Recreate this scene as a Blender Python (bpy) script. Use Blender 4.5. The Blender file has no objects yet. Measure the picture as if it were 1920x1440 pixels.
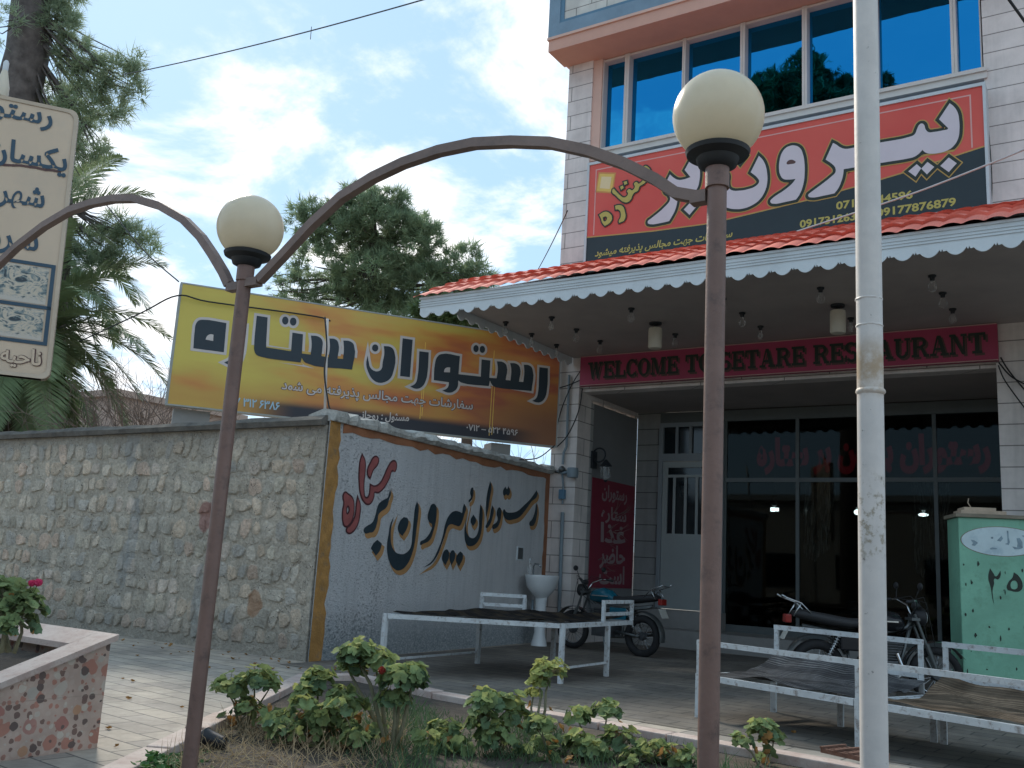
import bpy, bmesh, math, random
from mathutils import Vector, Matrix
S = bpy.context.scene
COL = S.collection
R = math.radians
rnd = random.Random(7)

# ---------------------------------------------------------------- camera, sky, sun, exposure
FPX, YAW, PITCH, ROLL, EYE = 1775.6, R(33.267), R(10.882), R(3.25), Vector((0, 0, 1.2))
fw = Vector((-math.sin(YAW)*math.cos(PITCH), math.cos(YAW)*math.cos(PITCH), math.sin(PITCH)))
rt0 = Vector((math.cos(YAW), math.sin(YAW), 0)); up0 = rt0.cross(fw)
rt = rt0*math.cos(ROLL) + up0*math.sin(ROLL); up = up0*math.cos(ROLL) - rt0*math.sin(ROLL)
cam = bpy.data.cameras.new('camera'); co = bpy.data.objects.new('camera', cam); COL.objects.link(co)
co.matrix_world = Matrix((( rt.x, up.x, -fw.x, EYE.x), (rt.y, up.y, -fw.y, EYE.y), (rt.z, up.z, -fw.z, EYE.z), (0, 0, 0, 1)))
cam.sensor_fit = 'HORIZONTAL'; cam.sensor_width = 36; cam.lens = FPX/1920*36
cam.clip_start = .05; cam.clip_end = 3000
S.camera = co
def at(px, py, D):            # the point D metres deep that the photograph shows at (px, py)
    d = fw*FPX + rt*(px-960) - up*(py-720)
    return EYE + d*(D/FPX)
def onplane(px, py, axis, val):
    d = fw*FPX + rt*(px-960) - up*(py-720)
    return EYE + d*((val-EYE[axis])/d[axis])

S.view_settings.view_transform = 'Standard'; S.view_settings.look = 'None'
S.view_settings.exposure = 1.24; S.view_settings.gamma = 1

SUN_EL, SUN_AZ = R(36), R(60)      # behind the stone wall, to the left
sdir = Vector((-math.sin(SUN_AZ)*math.cos(SUN_EL), math.cos(SUN_AZ)*math.cos(SUN_EL), math.sin(SUN_EL)))
W = bpy.data.worlds.new('World'); S.world = W; W.use_nodes = True
nt = W.node_tree; N = nt.nodes; L = nt.links; N.clear()
def nd(tree, typ, **kw):
    n = tree.nodes.new(typ)
    for k, v in kw.items():
        if k in n.inputs: n.inputs[k].default_value = v
        else: setattr(n, k, v)
    return n
out = nd(nt, 'ShaderNodeOutputWorld'); bg = nd(nt, 'ShaderNodeBackground'); bg.inputs[1].default_value = 0.105
sky = nd(nt, 'ShaderNodeTexSky'); sky.sky_type = 'NISHITA'; sky.sun_disc = False
sky.sun_elevation = SUN_EL; sky.sun_rotation = -SUN_AZ
sky.air_density = 1.0; sky.dust_density = 0.6; sky.ozone_density = 1.0; sky.altitude = 1500
tc = nd(nt, 'ShaderNodeTexCoord')
sx = nd(nt, 'ShaderNodeSeparateXYZ'); L.new(tc.outputs['Generated'], sx.inputs[0])
zz = nd(nt, 'ShaderNodeMath', operation='ADD'); L.new(sx.outputs[2], zz.inputs[0]); zz.inputs[1].default_value = .22
zm = nd(nt, 'ShaderNodeMath', operation='MAXIMUM'); L.new(zz.outputs[0], zm.inputs[0]); zm.inputs[1].default_value = .08
dx = nd(nt, 'ShaderNodeMath', operation='DIVIDE'); L.new(sx.outputs[0], dx.inputs[0]); L.new(zm.outputs[0], dx.inputs[1])
dy = nd(nt, 'ShaderNodeMath', operation='DIVIDE'); L.new(sx.outputs[1], dy.inputs[0]); L.new(zm.outputs[0], dy.inputs[1])
cx = nd(nt, 'ShaderNodeCombineXYZ'); L.new(dx.outputs[0], cx.inputs[0]); L.new(dy.outputs[0], cx.inputs[1])
cx.inputs[2].default_value = 3.1
n1 = nd(nt, 'ShaderNodeTexNoise', Scale=2.6, Detail=10, Roughness=.6, Distortion=.25); L.new(cx.outputs[0], n1.inputs['Vector'])
n2 = nd(nt, 'ShaderNodeTexNoise', Scale=.8, Detail=4, Roughness=.5); L.new(cx.outputs[0], n2.inputs['Vector'])
# more cloud round the hidden sun
dot = nd(nt, 'ShaderNodeVectorMath', operation='DOT_PRODUCT'); L.new(tc.outputs['Generated'], dot.inputs[0])
cdir = (at(330, 330, 1.0)-EYE).normalized(); dot.inputs[1].default_value = cdir
ng = nd(nt, 'ShaderNodeMapRange'); ng.interpolation_type = 'SMOOTHSTEP'
L.new(dot.outputs['Value'], ng.inputs[0]); ng.inputs[1].default_value = .90; ng.inputs[2].default_value = 1.0; ng.inputs[4].default_value = .10
a1 = nd(nt, 'ShaderNodeMath', operation='MULTIPLY_ADD'); L.new(n2.outputs[0], a1.inputs[0]); a1.inputs[1].default_value = .55; L.new(n1.outputs[0], a1.inputs[2])
a2 = nd(nt, 'ShaderNodeMath', operation='ADD'); L.new(a1.outputs[0], a2.inputs[0]); L.new(ng.outputs[0], a2.inputs[1])
cr = nd(nt, 'ShaderNodeMapRange'); cr.interpolation_type = 'SMOOTHSTEP'; L.new(a2.outputs[0], cr.inputs[0]); cr.inputs[1].default_value = .775; cr.inputs[2].default_value = .96
skm = nd(nt, 'ShaderNodeMixRGB', blend_type='MIX'); skm.inputs[0].default_value = .82
L.new(sky.outputs[0], skm.inputs[1]); skm.inputs[2].default_value = (2.1, 3.15, 4.1, 1)
mx = nd(nt, 'ShaderNodeMixRGB', blend_type='MIX'); L.new(cr.outputs[0], mx.inputs[0]); L.new(skm.outputs[0], mx.inputs[1]); mx.inputs[2].default_value = (5.9, 5.8, 5.75, 1)
L.new(mx.outputs[0], bg.inputs[0]); L.new(bg.outputs[0], out.inputs[0])
sl = bpy.data.lights.new('sun', 'SUN'); sl.energy = 1.8; sl.angle = R(10); sl.color = (1, .90, .76)
so = bpy.data.objects.new('sun', sl); COL.objects.link(so); so.rotation_euler = sdir.to_track_quat('Z', 'Y').to_euler()

# ---------------------------------------------------------------- materials
MATS = {}
def M(name, col, rough=.7, var=.12, scale=4., bump=0., bscale=30., metal=0., spec=.4, stain=None, stain_scale=1.3, stain_amt=.5, translucent=0., emit=None, alpha_glass=None):
    if name in MATS: return MATS[name]
    m = bpy.data.materials.new(name); m.use_nodes = True; t = m.node_tree; b = t.nodes['Principled BSDF']
    b.inputs['Roughness'].default_value = rough; b.inputs['Metallic'].default_value = metal; b.inputs['Specular IOR Level'].default_value = spec
    c = nd(t, 'ShaderNodeTexCoord'); n = nd(t, 'ShaderNodeTexNoise', Scale=scale, Detail=6, Roughness=.6); t.links.new(c.outputs['Object'], n.inputs['Vector'])
    r = nd(t, 'ShaderNodeMapRange'); t.links.new(n.outputs[0], r.inputs[0]); r.inputs[1].default_value = .3; r.inputs[2].default_value = .7; r.inputs[3].default_value = 1-var; r.inputs[4].default_value = 1+var
    h = nd(t, 'ShaderNodeMixRGB', blend_type='MULTIPLY'); h.inputs[0].default_value = 1; h.inputs[1].default_value = (*col, 1); t.links.new(r.outputs[0], h.inputs[2])
    o = h.outputs[0]
    if stain:
        n3 = nd(t, 'ShaderNodeTexNoise', Scale=stain_scale, Detail=8, Roughness=.7); t.links.new(c.outputs['Object'], n3.inputs['Vector'])
        r3 = nd(t, 'ShaderNodeMapRange'); t.links.new(n3.outputs[0], r3.inputs[0]); r3.inputs[1].default_value = .52; r3.inputs[2].default_value = .68; r3.inputs[4].default_value = stain_amt
        k = nd(t, 'ShaderNodeMixRGB'); t.links.new(r3.outputs[0], k.inputs[0]); t.links.new(o, k.inputs[1]); k.inputs[2].default_value = (*stain, 1); o = k.outputs[0]
    t.links.new(o, b.inputs['Base Color'])
    if bump:
        n2 = nd(t, 'ShaderNodeTexNoise', Scale=bscale, Detail=5, Roughness=.65); t.links.new(c.outputs['Object'], n2.inputs['Vector'])
        bp = nd(t, 'ShaderNodeBump', Strength=bump, Distance=.02); t.links.new(n2.outputs[0], bp.inputs['Height']); t.links.new(bp.outputs[0], b.inputs['Normal'])
    if translucent:
        tr = nd(t, 'ShaderNodeBsdfTranslucent'); t.links.new(o, tr.inputs[0]); ms = nd(t, 'ShaderNodeMixShader'); ms.inputs[0].default_value = translucent
        t.links.new(b.outputs[0], ms.inputs[1]); t.links.new(tr.outputs[0], ms.inputs[2]); t.links.new(ms.outputs[0], t.nodes['Material Output'].inputs[0])
    if emit:
        b.inputs['Emission Color'].default_value = (*emit[:3], 1); b.inputs['Emission Strength'].default_value = emit[3]
    MATS[name] = m
    return m
def base(name):
    m = bpy.data.materials.new(name); m.use_nodes = True; t = m.node_tree; MATS[name] = m
    c = nd(t, 'ShaderNodeTexCoord'); return m, t, t.nodes['Principled BSDF'], c
def lk(t, a, b): t.links.new(a, b)
def ramp(t, src, stops, interp='LINEAR'):
    r = nd(t, 'ShaderNodeValToRGB'); r.color_ramp.interpolation = interp
    e = r.color_ramp.elements
    while len(e) > len(stops): e.remove(e[-1])
    while len(e) < len(stops): e.new(.5)
    for el, (p, c) in zip(e, stops): el.position = p; el.color = (*c, 1)
    lk(t, src, r.inputs[0]); return r.outputs[0]
def mixc(t, fac, a, b, mode='MIX'):
    n = nd(t, 'ShaderNodeMixRGB', blend_type=mode)
    for i, v in enumerate((fac, a, b)):
        if isinstance(v, (int, float)): n.inputs[i].default_value = v
        elif isinstance(v, tuple): n.inputs[i].default_value = (*v, 1)
        else: lk(t, v, n.inputs[i])
    return n.outputs[0]
def mth(t, op, a, b=None, clamp=False):
    n = nd(t, 'ShaderNodeMath', operation=op); n.use_clamp = clamp
    for i, v in enumerate((a, b)):
        if v is None: continue
        if isinstance(v, (int, float)): n.inputs[i].default_value = v
        else: lk(t, v, n.inputs[i])
    return n.outputs[0]
def mrange(t, v, a, b, c=0., d=1., smooth=True):
    n = nd(t, 'ShaderNodeMapRange'); n.interpolation_type = 'SMOOTHSTEP' if smooth else 'LINEAR'
    lk(t, v, n.inputs[0])
    for i, q in enumerate((a, b, c, d)): n.inputs[i+1].default_value = q
    return n.outputs[0]
def noise(t, vec, s, d=5, r=.6, dist=0.):
    n = nd(t, 'ShaderNodeTexNoise', Scale=s, Detail=d, Roughness=r, Distortion=dist); lk(t, vec, n.inputs['Vector']); return n.outputs[0]
def bumpn(t, h, b, strength=.5, dist=.02):
    n = nd(t, 'ShaderNodeBump', Strength=strength, Distance=dist); lk(t, h, n.inputs['Height']); lk(t, n.outputs[0], b.inputs['Normal'])
def vecxy(t, c, mode):        # planar coordinates from object coordinates: 'v' = (x+y, z), 'h' = (x, y)
    s = nd(t, 'ShaderNodeSeparateXYZ'); lk(t, c.outputs['Object'], s.inputs[0]); k = nd(t, 'ShaderNodeCombineXYZ')
    if mode == 'd':
        lk(t, mth(t, 'MULTIPLY', mth(t, 'SUBTRACT', s.outputs[0], s.outputs[1]), .7071), k.inputs[0]); lk(t, s.outputs[2], k.inputs[1])
    elif mode == 'v':
        lk(t, mth(t, 'ADD', s.outputs[0], s.outputs[1]), k.inputs[0]); lk(t, s.outputs[2], k.inputs[1])
    else:
        lk(t, s.outputs[0], k.inputs[0]); lk(t, s.outputs[1], k.inputs[1])
    return k.outputs[0], s

def cladding(name, c1, c2, w, h, mort, rough=.55):
    m, t, b, c = base(name); v, s = vecxy(t, c, 'v')
    br = nd(t, 'ShaderNodeTexBrick'); lk(t, v, br.inputs['Vector']); br.inputs['Scale'].default_value = 1; br.inputs['Brick Width'].default_value = w; br.inputs['Row Height'].default_value = h
    br.inputs['Mortar Size'].default_value = .008; br.inputs['Mortar Smooth'].default_value = .1; br.inputs['Bias'].default_value = 0
    br.inputs['Color1'].default_value = (*c1, 1); br.inputs['Color2'].default_value = (*c2, 1); br.inputs['Mortar'].default_value = (*mort, 1)
    n = noise(t, c.outputs['Object'], 2.2, 7, .65)
    st = nd(t, 'ShaderNodeMapping'); lk(t, c.outputs['Object'], st.inputs[0]); st.inputs['Scale'].default_value = (5, 5, .35)
    n2 = noise(t, st.outputs[0], 1.2, 6, .6)
    o = mixc(t, 1., br.outputs['Color'], mrange(t, n, .25, .75, .84, 1.1), 'MULTIPLY')
    o = mixc(t, 1., o, mrange(t, n2, .4, .8, 1.03, .84), 'MULTIPLY')
    lk(t, o, b.inputs['Base Color']); b.inputs['Roughness'].default_value = rough
    bumpn(t, br.outputs['Fac'], b, -.4, .01); return m
cladding('cream_cladding', (.72, .65, .61), (.69, .63, .595), 1.35, .285, (.24, .21, .19))
cladding('balcony_tile', (.66, .62, .56), (.60, .57, .52), .62, .31, (.2, .18, .16))
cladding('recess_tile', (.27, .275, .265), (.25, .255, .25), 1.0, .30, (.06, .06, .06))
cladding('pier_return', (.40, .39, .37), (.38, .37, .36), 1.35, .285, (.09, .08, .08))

def paving(name, k, rot):
    m, t, b, c = base(name); v, s = vecxy(t, c, 'h')
    mp = nd(t, 'ShaderNodeMapping'); lk(t, v, mp.inputs[0]); mp.inputs['Rotation'].default_value = (0, 0, R(rot))
    br = nd(t, 'ShaderNodeTexBrick'); lk(t, mp.outputs[0], br.inputs['Vector']); br.inputs['Scale'].default_value = 1; br.inputs['Brick Width'].default_value = .42; br.inputs['Row Height'].default_value = .21
    br.inputs['Mortar Size'].default_value = .008; br.inputs['Mortar Smooth'].default_value = .3
    br.inputs['Color1'].default_value = (.40*k, .35*k, .285*k, 1); br.inputs['Color2'].default_value = (.30*k, .27*k, .235*k, 1); br.inputs['Mortar'].default_value = (.12*k, .115*k, .105*k, 1)
    n = noise(t, c.outputs['Object'], 1.1, 8, .7); n2 = noise(t, c.outputs['Object'], 9, 6, .7)
    o = mixc(t, 1., br.outputs['Color'], mrange(t, n, .3, .7, .62, 1.14), 'MULTIPLY')
    o = mixc(t, mrange(t, n, .54, .74, 0, .5), o, (.22, .21, .19))
    o = mixc(t, 1., o, mrange(t, n2, .25, .75, .85, 1.12), 'MULTIPLY')
    lk(t, o, b.inputs['Base Color']); b.inputs['Roughness'].default_value = .75
    bumpn(t, mth(t, 'ADD', mth(t, 'MULTIPLY', br.outputs['Fac'], -1.), mth(t, 'MULTIPLY', n2, .5)), b, .45, .012); return m
paving('paving', 1.12, 6); paving('forecourt_tile', .47, 4)

def rubble():                  # mortar face; the stones set in it carry their own tint
    m, t, b, c = base('rubble_stone'); v, s = vecxy(t, c, 'v')
    at_ = nd(t, 'ShaderNodeAttribute'); at_.attribute_name = 'tint'
    fine = noise(t, c.outputs['Object'], 22, 8, .72); big = noise(t, c.outputs['Object'], .7, 6, .65); mid = noise(t, c.outputs['Object'], 5, 6, .65)
    o = mixc(t, 1., at_.outputs['Color'], mrange(t, mid, .3, .7, .82, 1.14), 'MULTIPLY')
    o = mixc(t, mrange(t, big, .5, .72, 0, .4), o, (.27, .27, .255))
    o = mixc(t, 1., o, mrange(t, fine, .2, .8, .70, 1.22), 'MULTIPLY')
    crack = mth(t, 'ABSOLUTE', mth(t, 'SUBTRACT', noise(t, c.outputs['Object'], 3.2, 4, .6), .5)); o = mixc(t, mth(t, 'MULTIPLY', mrange(t, crack, .012, .002), mrange(t, fine, .45, .6)), o, (.12, .11, .10))
    def daub(u, z, ru, rz, col, amt):
        nonlocal o
        du = mth(t, 'DIVIDE', mth(t, 'SUBTRACT', s.outputs[0], u), ru); dz = mth(t, 'DIVIDE', mth(t, 'SUBTRACT', s.outputs[2], z), rz)
        r2 = mth(t, 'ADD', mth(t, 'MULTIPLY', du, du), mth(t, 'MULTIPLY', dz, dz))
        r2 = mth(t, 'ADD', r2, mth(t, 'MULTIPLY', mth(t, 'SUBTRACT', mid, .5), 1.6))
        o = mixc(t, mrange(t, r2, 1.2, .7, 0, amt), o, col)
    P = lambda x, y: onplane(x, y, 1, 8.2)+Vector((16, 0, 0))
    p = P(388, 968); daub(p.x, p.z, .16, .19, (.36, .17, .15), .75)
    p = P(478, 1132); daub(p.x, p.z, .13, .16, (.42, .25, .15), .8)
    for (x, y, a, bb) in ((250, 1000, .12, .5), (232, 1060, .12, .35), (425, 1160, .13, .13), (370, 1130, .1, .5), (592, 1140, .1, .45), (250, 830, .14, .4)):
        p = P(x, y); daub(p.x, p.z, a, bb, (.33, .345, .345), .5)
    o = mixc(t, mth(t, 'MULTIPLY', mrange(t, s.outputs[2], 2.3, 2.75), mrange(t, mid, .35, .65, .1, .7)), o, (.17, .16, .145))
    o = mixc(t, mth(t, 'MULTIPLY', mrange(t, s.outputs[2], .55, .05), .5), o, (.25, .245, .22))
    lk(t, o, b.inputs['Base Color']); b.inputs['Roughness'].default_value = .9; b.inputs['Specular IOR Level'].default_value = .2
    bumpn(t, mth(t, 'ADD', mth(t, 'ADD', fine, mth(t, 'MULTIPLY', mid, 1.2)), noise(t, c.outputs['Object'], 9, 4, .5, 1.)), b, 1., .045); return m
rubble()

def whitewash():
    m, t, b, c = base('painted_plaster'); O = c.outputs['Object']
    s = nd(t, 'ShaderNodeSeparateXYZ'); lk(t, O, s.inputs[0])
    mp = nd(t, 'ShaderNodeMapping'); lk(t, O, mp.inputs[0]); mp.inputs['Scale'].default_value = (1, 1, 1.8)
    n1 = noise(t, mp.outputs[0], 27, 9, .78, .1); n2 = noise(t, O, 1.4, 6, .6); n3 = noise(t, O, 50, 5, .7)
    near = mrange(t, s.outputs[1], 3.6, .3, 0, 1)          # the street end of the wall is the most weathered
    th = mth(t, 'ADD', mth(t, 'MULTIPLY', near, -.045), mth(t, 'MULTIPLY', mth(t, 'SUBTRACT', n2, .5), -.18))
    sp = mrange(t, mth(t, 'SUBTRACT', n1, th), .60, .67)
    drip = nd(t, 'ShaderNodeMapping'); lk(t, O, drip.inputs[0]); drip.inputs['Scale'].default_value = (6, 6, .5)
    o = mixc(t, mrange(t, n2, .3, .7), (.70, .71, .715), (.79, .79, .79))
    o = mixc(t, 1., o, mrange(t, noise(t, drip.outputs[0], 1.5, 6, .6), .42, .75, 1.02, .88), 'MULTIPLY')
    o = mixc(t, mth(t, 'MULTIPLY', sp, .62), o, (.17, .185, .19))
    o = mixc(t, mth(t, 'MULTIPLY', mrange(t, s.outputs[2], .75, .1), mrange(t, n1, .3, .6)), o, (.27, .33, .36))
    lk(t, o, b.inputs['Base Color']); b.inputs['Roughness'].default_value = .8
    bumpn(t, mth(t, 'ADD', mth(t, 'MULTIPLY', sp, -1.), mth(t, 'ADD', mth(t, 'MULTIPLY', n3, .8), mth(t, 'MULTIPLY', n1, 1.6))), b, 1., .03); return m
whitewash()

def terrazzo(name, k):
    m, t, b, c = base(name); v, s = vecxy(t, c, 'v')
    o = mixc(t, noise(t, c.outputs['Object'], 18, 6), (.40, .295, .24), (.48, .37, .31))
    for i, (sc, rad, cols) in enumerate(((24, .50, [(0, (.46, .36, .30)), (.4, (.40, .19, .14)), (.6, (.18, .11, .09)), (.75, (.45, .39, .33)), (.9, (.33, .17, .13))]),
                                   (10, .50, [(0, (.40, .19, .14)), (.3, (.46, .40, .34)), (.45, (.44, .25, .15)), (.7, (.40, .36, .31)), (.85, (.36, .16, .13))]),
                                   (15, .40, [(0, (.12, .085, .075)), (.35, (.16, .10, .085)), (.55, (.5, .44, .37)), (.8, (.13, .09, .08))]))):
        vo = nd(t, 'ShaderNodeTexVoronoi', feature='F1'); vo.voronoi_dimensions = '2D'; vo.inputs['Scale'].default_value = sc*k; vo.inputs['Randomness'].default_value = .8
        mp = nd(t, 'ShaderNodeMapping'); lk(t, v, mp.inputs[0]); mp.inputs['Location'].default_value = (i*3.3, i*1.7, 0)
        wz = nd(t, 'ShaderNodeTexNoise', Scale=24., Detail=3.); lk(t, mp.outputs[0], wz.inputs['Vector']); wd_ = nd(t, 'ShaderNodeMixRGB', blend_type='LINEAR_LIGHT'); wd_.inputs[0].default_value = .012; lk(t, mp.outputs[0], wd_.inputs[1]); lk(t, wz.outputs['Color'], wd_.inputs[2]); lk(t, wd_.outputs[0], vo.inputs['Vector'])
        q = nd(t, 'ShaderNodeSeparateColor'); lk(t, vo.outputs['Color'], q.inputs[0])
        rr = mth(t, 'MULTIPLY', mth(t, 'ADD', mth(t, 'MULTIPLY', q.outputs[1], .75), .25), rad)
        keep = mrange(t, q.outputs[2], (.0, .35, .55)[i], (.05, .4, .6)[i])
        msk = mth(t, 'MULTIPLY', mrange(t, mth(t, 'SUBTRACT', rr, vo.outputs['Distance']), 0, .025), keep)
        o = mixc(t, msk, o, ramp(t, q.outputs[0], cols, 'CONSTANT'))
    o = mixc(t, 1., o, mrange(t, noise(t, c.outputs['Object'], 3, 6), .3, .7, .8, 1.1), 'MULTIPLY')
    sh = mth(t, 'PINGPONG', s.outputs[2], .155); o = mixc(t, mrange(t, sh, .0035, .001, 0, .4), o, (.2, .17, .14))
    lk(t, o, b.inputs['Base Color']); b.inputs['Roughness'].default_value = .6; return m
terrazzo('pebble_terrazzo', 1.0)
def kerbstone():
    m, t, b, c = base('kerb_stone'); O = c.outputs['Object']
    n = noise(t, O, 6, 8, .7); n2 = noise(t, O, 34, 5, .7)
    o = mixc(t, mrange(t, n, .35, .7), (.50, .42, .375), (.38, .28, .245)); o = mixc(t, mrange(t, n2, .55, .7, 0, .5), o, (.27, .19, .16))
    lk(t, o, b.inputs['Base Color']); b.inputs['Roughness'].default_value = .75; bumpn(t, n2, b, .3, .01); return m
kerbstone()
def billboard():
    m, t, b, c = base('billboard_print'); s = nd(t, 'ShaderNodeSeparateXYZ'); lk(t, c.outputs['UV'], s.inputs[0]); u, v = s.outputs[0], s.outputs[1]
    mp = nd(t, 'ShaderNodeMapping'); lk(t, c.outputs['UV'], mp.inputs[0]); mp.inputs['Scale'].default_value = (2.4, 2.6, 1); mp.inputs['Location'].default_value = (1.3, .4, 0)
    n = noise(t, mp.outputs[0], 1.6, 3, .45)
    f = mth(t, 'ADD', mth(t, 'MULTIPLY', u, .75), mth(t, 'MULTIPLY', mth(t, 'SUBTRACT', n, .5), 1.5)); f = mth(t, 'ADD', f, mth(t, 'MULTIPLY', mth(t, 'SUBTRACT', .55, v), .22))
    o = ramp(t, f, [(0, (.62, .50, .09)), (.22, (.58, .42, .08)), (.36, (.62, .33, .065)), (.52, (.58, .19, .05)), (.66, (.44, .11, .055)), (.85, (.56, .23, .055))])
    o = mixc(t, mrange(t, v, .34, .12, 0, .5), o, (.50, .20, .05))
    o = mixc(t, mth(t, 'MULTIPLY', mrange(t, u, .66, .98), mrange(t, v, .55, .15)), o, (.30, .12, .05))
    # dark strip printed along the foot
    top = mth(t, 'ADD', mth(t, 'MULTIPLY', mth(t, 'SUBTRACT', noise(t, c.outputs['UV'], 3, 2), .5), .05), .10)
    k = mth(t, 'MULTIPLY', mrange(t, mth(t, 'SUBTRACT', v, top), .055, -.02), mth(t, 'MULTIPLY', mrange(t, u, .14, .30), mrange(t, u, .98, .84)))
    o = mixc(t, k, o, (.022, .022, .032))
    lk(t, o, b.inputs['Base Color']); b.inputs['Roughness'].default_value = .45; return m
billboard()
def redprint():
    m, t, b, c = base('red_print'); n = noise(t, c.outputs['Object'], .6, 4, .5)
    lk(t, mixc(t, mrange(t, n, .3, .7), (.58, .06, .042), (.65, .10, .068)), b.inputs['Base Color']); b.inputs['Roughness'].default_value = .4
redprint()
def foodprint():
    m, t, b, c = base('food_print'); O = c.outputs['UV']
    n = noise(t, O, 4.2, 6, .6, 1.6); n2 = noise(t, O, 14, 4, .6, .5)
    o = ramp(t, n, [(.36, (.035, .05, .06)), (.43, (.17, .23, .24)), (.48, (.48, .43, .34)), (.54, (.58, .50, .39)), (.60, (.36, .37, .34)), (.66, (.06, .085, .09))])
    s = nd(t, 'ShaderNodeSeparateXYZ'); lk(t, O, s.inputs[0])
    k = mth(t, 'ADD', mth(t, 'ABSOLUTE', mth(t, 'SUBTRACT', s.outputs[1], .45)), mth(t, 'MULTIPLY', mth(t, 'SUBTRACT', n2, .5), .3))
    o = mixc(t, mrange(t, k, .28, .40), o, (.52, .48, .42))
    lk(t, o, b.inputs['Base Color']); b.inputs['Roughness'].default_value = .5
foodprint()
def mirrorglass():
    m, t, b, c = base('blue_glass'); n = noise(t, c.outputs['Object'], 1.6, 2, .5); lk(t, mixc(t, noise(t, c.outputs['Object'], .8, 6, .6), (.008, .19, .44), (.02, .23, .48)), b.inputs['Base Color']); b.inputs['Metallic'].default_value = 1; b.inputs['Roughness'].default_value = .015
    bumpn(t, n, b, .16, .02)
mirrorglass()
def shopglass():
    m, t, b, c = base('shop_glass'); t.nodes.remove(b)
    g = nd(t, 'ShaderNodeBsdfGlossy'); g.inputs['Roughness'].default_value = .02; g.inputs['Color'].default_value = (.8, .9, .9, 1)
    tr = nd(t, 'ShaderNodeBsdfTransparent'); tr.inputs[0].default_value = (.42, .45, .44, 1)
    fr = nd(t, 'ShaderNodeFresnel'); fr.inputs[0].default_value = 1.25
    ms = nd(t, 'ShaderNodeMixShader'); lk(t, fr.outputs[0], ms.inputs[0]); lk(t, tr.outputs[0], ms.inputs[1]); lk(t, g.outputs[0], ms.inputs[2]); lk(t, ms.outputs[0], t.nodes['Material Output'].inputs[0])
shopglass()
def clearfilm(name, col, a):
    m, t, b, c = base(name); tr = nd(t, 'ShaderNodeBsdfTransparent'); ms = nd(t, 'ShaderNodeMixShader')
    st = nd(t, 'ShaderNodeMapping'); lk(t, c.outputs['Object'], st.inputs[0]); st.inputs['Scale'].default_value = (14, 14, 1.5)
    n = noise(t, st.outputs[0], 2, 5, .6)
    b.inputs['Base Color'].default_value = (*col, 1); b.inputs['Roughness'].default_value = .3
    lk(t, mrange(t, n, .35, .75, 0, a), ms.inputs[0]); lk(t, tr.outputs[0], ms.inputs[1]); lk(t, b.outputs[0], ms.inputs[2]); lk(t, ms.outputs[0], t.nodes['Material Output'].inputs[0])
clearfilm('plastic_film', (.8, .8, .78), .8)
clearfilm('clear_bulb_glass', (.6, .62, .62), .5)
def rustpole():
    m, t, b, c = base('white_pole_paint'); O = c.outputs['Object']; s = nd(t, 'ShaderNodeSeparateXYZ'); lk(t, O, s.inputs[0])
    n = noise(t, O, 9, 8, .7); n2 = noise(t, O, 30, 5, .7)
    o = mixc(t, mrange(t, n, .3, .7), (.63, .60, .57), (.55, .53, .51))
    band = mth(t, 'MULTIPLY', mrange(t, s.outputs[2], 1.86, 1.93), mrange(t, s.outputs[2], 2.14, 2.02))
    band2 = mth(t, 'MULTIPLY', mrange(t, s.outputs[2], 1.25, 1.35), mrange(t, s.outputs[2], 1.65, 1.5))
    o = mixc(t, mth(t, 'MULTIPLY', band, mrange(t, n, .35, .6, .2, .85)), o, (.36, .25, .14))
    o = mixc(t, mth(t, 'MULTIPLY', mth(t, 'MULTIPLY', band2, mrange(t, n2, .5, .62)), .8), o, (.27, .23, .16))
    o = mixc(t, mrange(t, n2, .66, .70, 0, .75), o, (.12, .12, .11))
    lk(t, o, b.inputs['Base Color']); b.inputs['Roughness'].default_value = .55; bumpn(t, n2, b, .2, .004)
rustpole()
def rugmat(name, cols, sc):
    m, t, b, c = base(name); mp = nd(t, 'ShaderNodeMapping'); lk(t, c.outputs['Object'], mp.inputs[0]); mp.inputs['Rotation'].default_value = (0, 0, sc[2]); mp.inputs['Scale'].default_value = (sc[0], sc[1], 1)
    w = nd(t, 'ShaderNodeTexWave', Scale=1., Distortion=1.5, Detail=3.); w.bands_direction = 'Y'; lk(t, mp.outputs[0], w.inputs['Vector'])
    w2 = nd(t, 'ShaderNodeTexWave', Scale=.23, Distortion=.6, Detail=2.); w2.bands_direction = 'Y'; lk(t, mp.outputs[0], w2.inputs['Vector'])
    n = noise(t, c.outputs['Object'], 4, 6, .65, .5); o = ramp(t, w.outputs['Fac'], [(.25, cols[0]), (.5, cols[1]), (.8, cols[0])]); o = mixc(t, mrange(t, w2.outputs['Fac'], .6, .8, 0, .7), o, cols[2])
    o = mixc(t, 1., o, mrange(t, n, .3, .7, .6, 1.3), 'MULTIPLY')
    lk(t, o, b.inputs['Base Color']); b.inputs['Roughness'].default_value = .95; b.inputs['Specular IOR Level'].default_value = .1
    bumpn(t, mth(t, 'ADD', w.outputs['Fac'], noise(t, c.outputs['Object'], 60, 4)), b, .6, .008)
rugmat('dark_rug', ((.012, .011, .011), (.028, .022, .018), (.045, .034, .022)), (5, 5, .5))
rugmat('grey_striped_rug', ((.06, .06, .063), (.24, .235, .225), (.045, .045, .048)), (6, 6, .35))
rugmat('brown_rug', ((.14, .10, .07), (.32, .24, .16), (.07, .055, .04)), (5, 5, .35))

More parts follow.
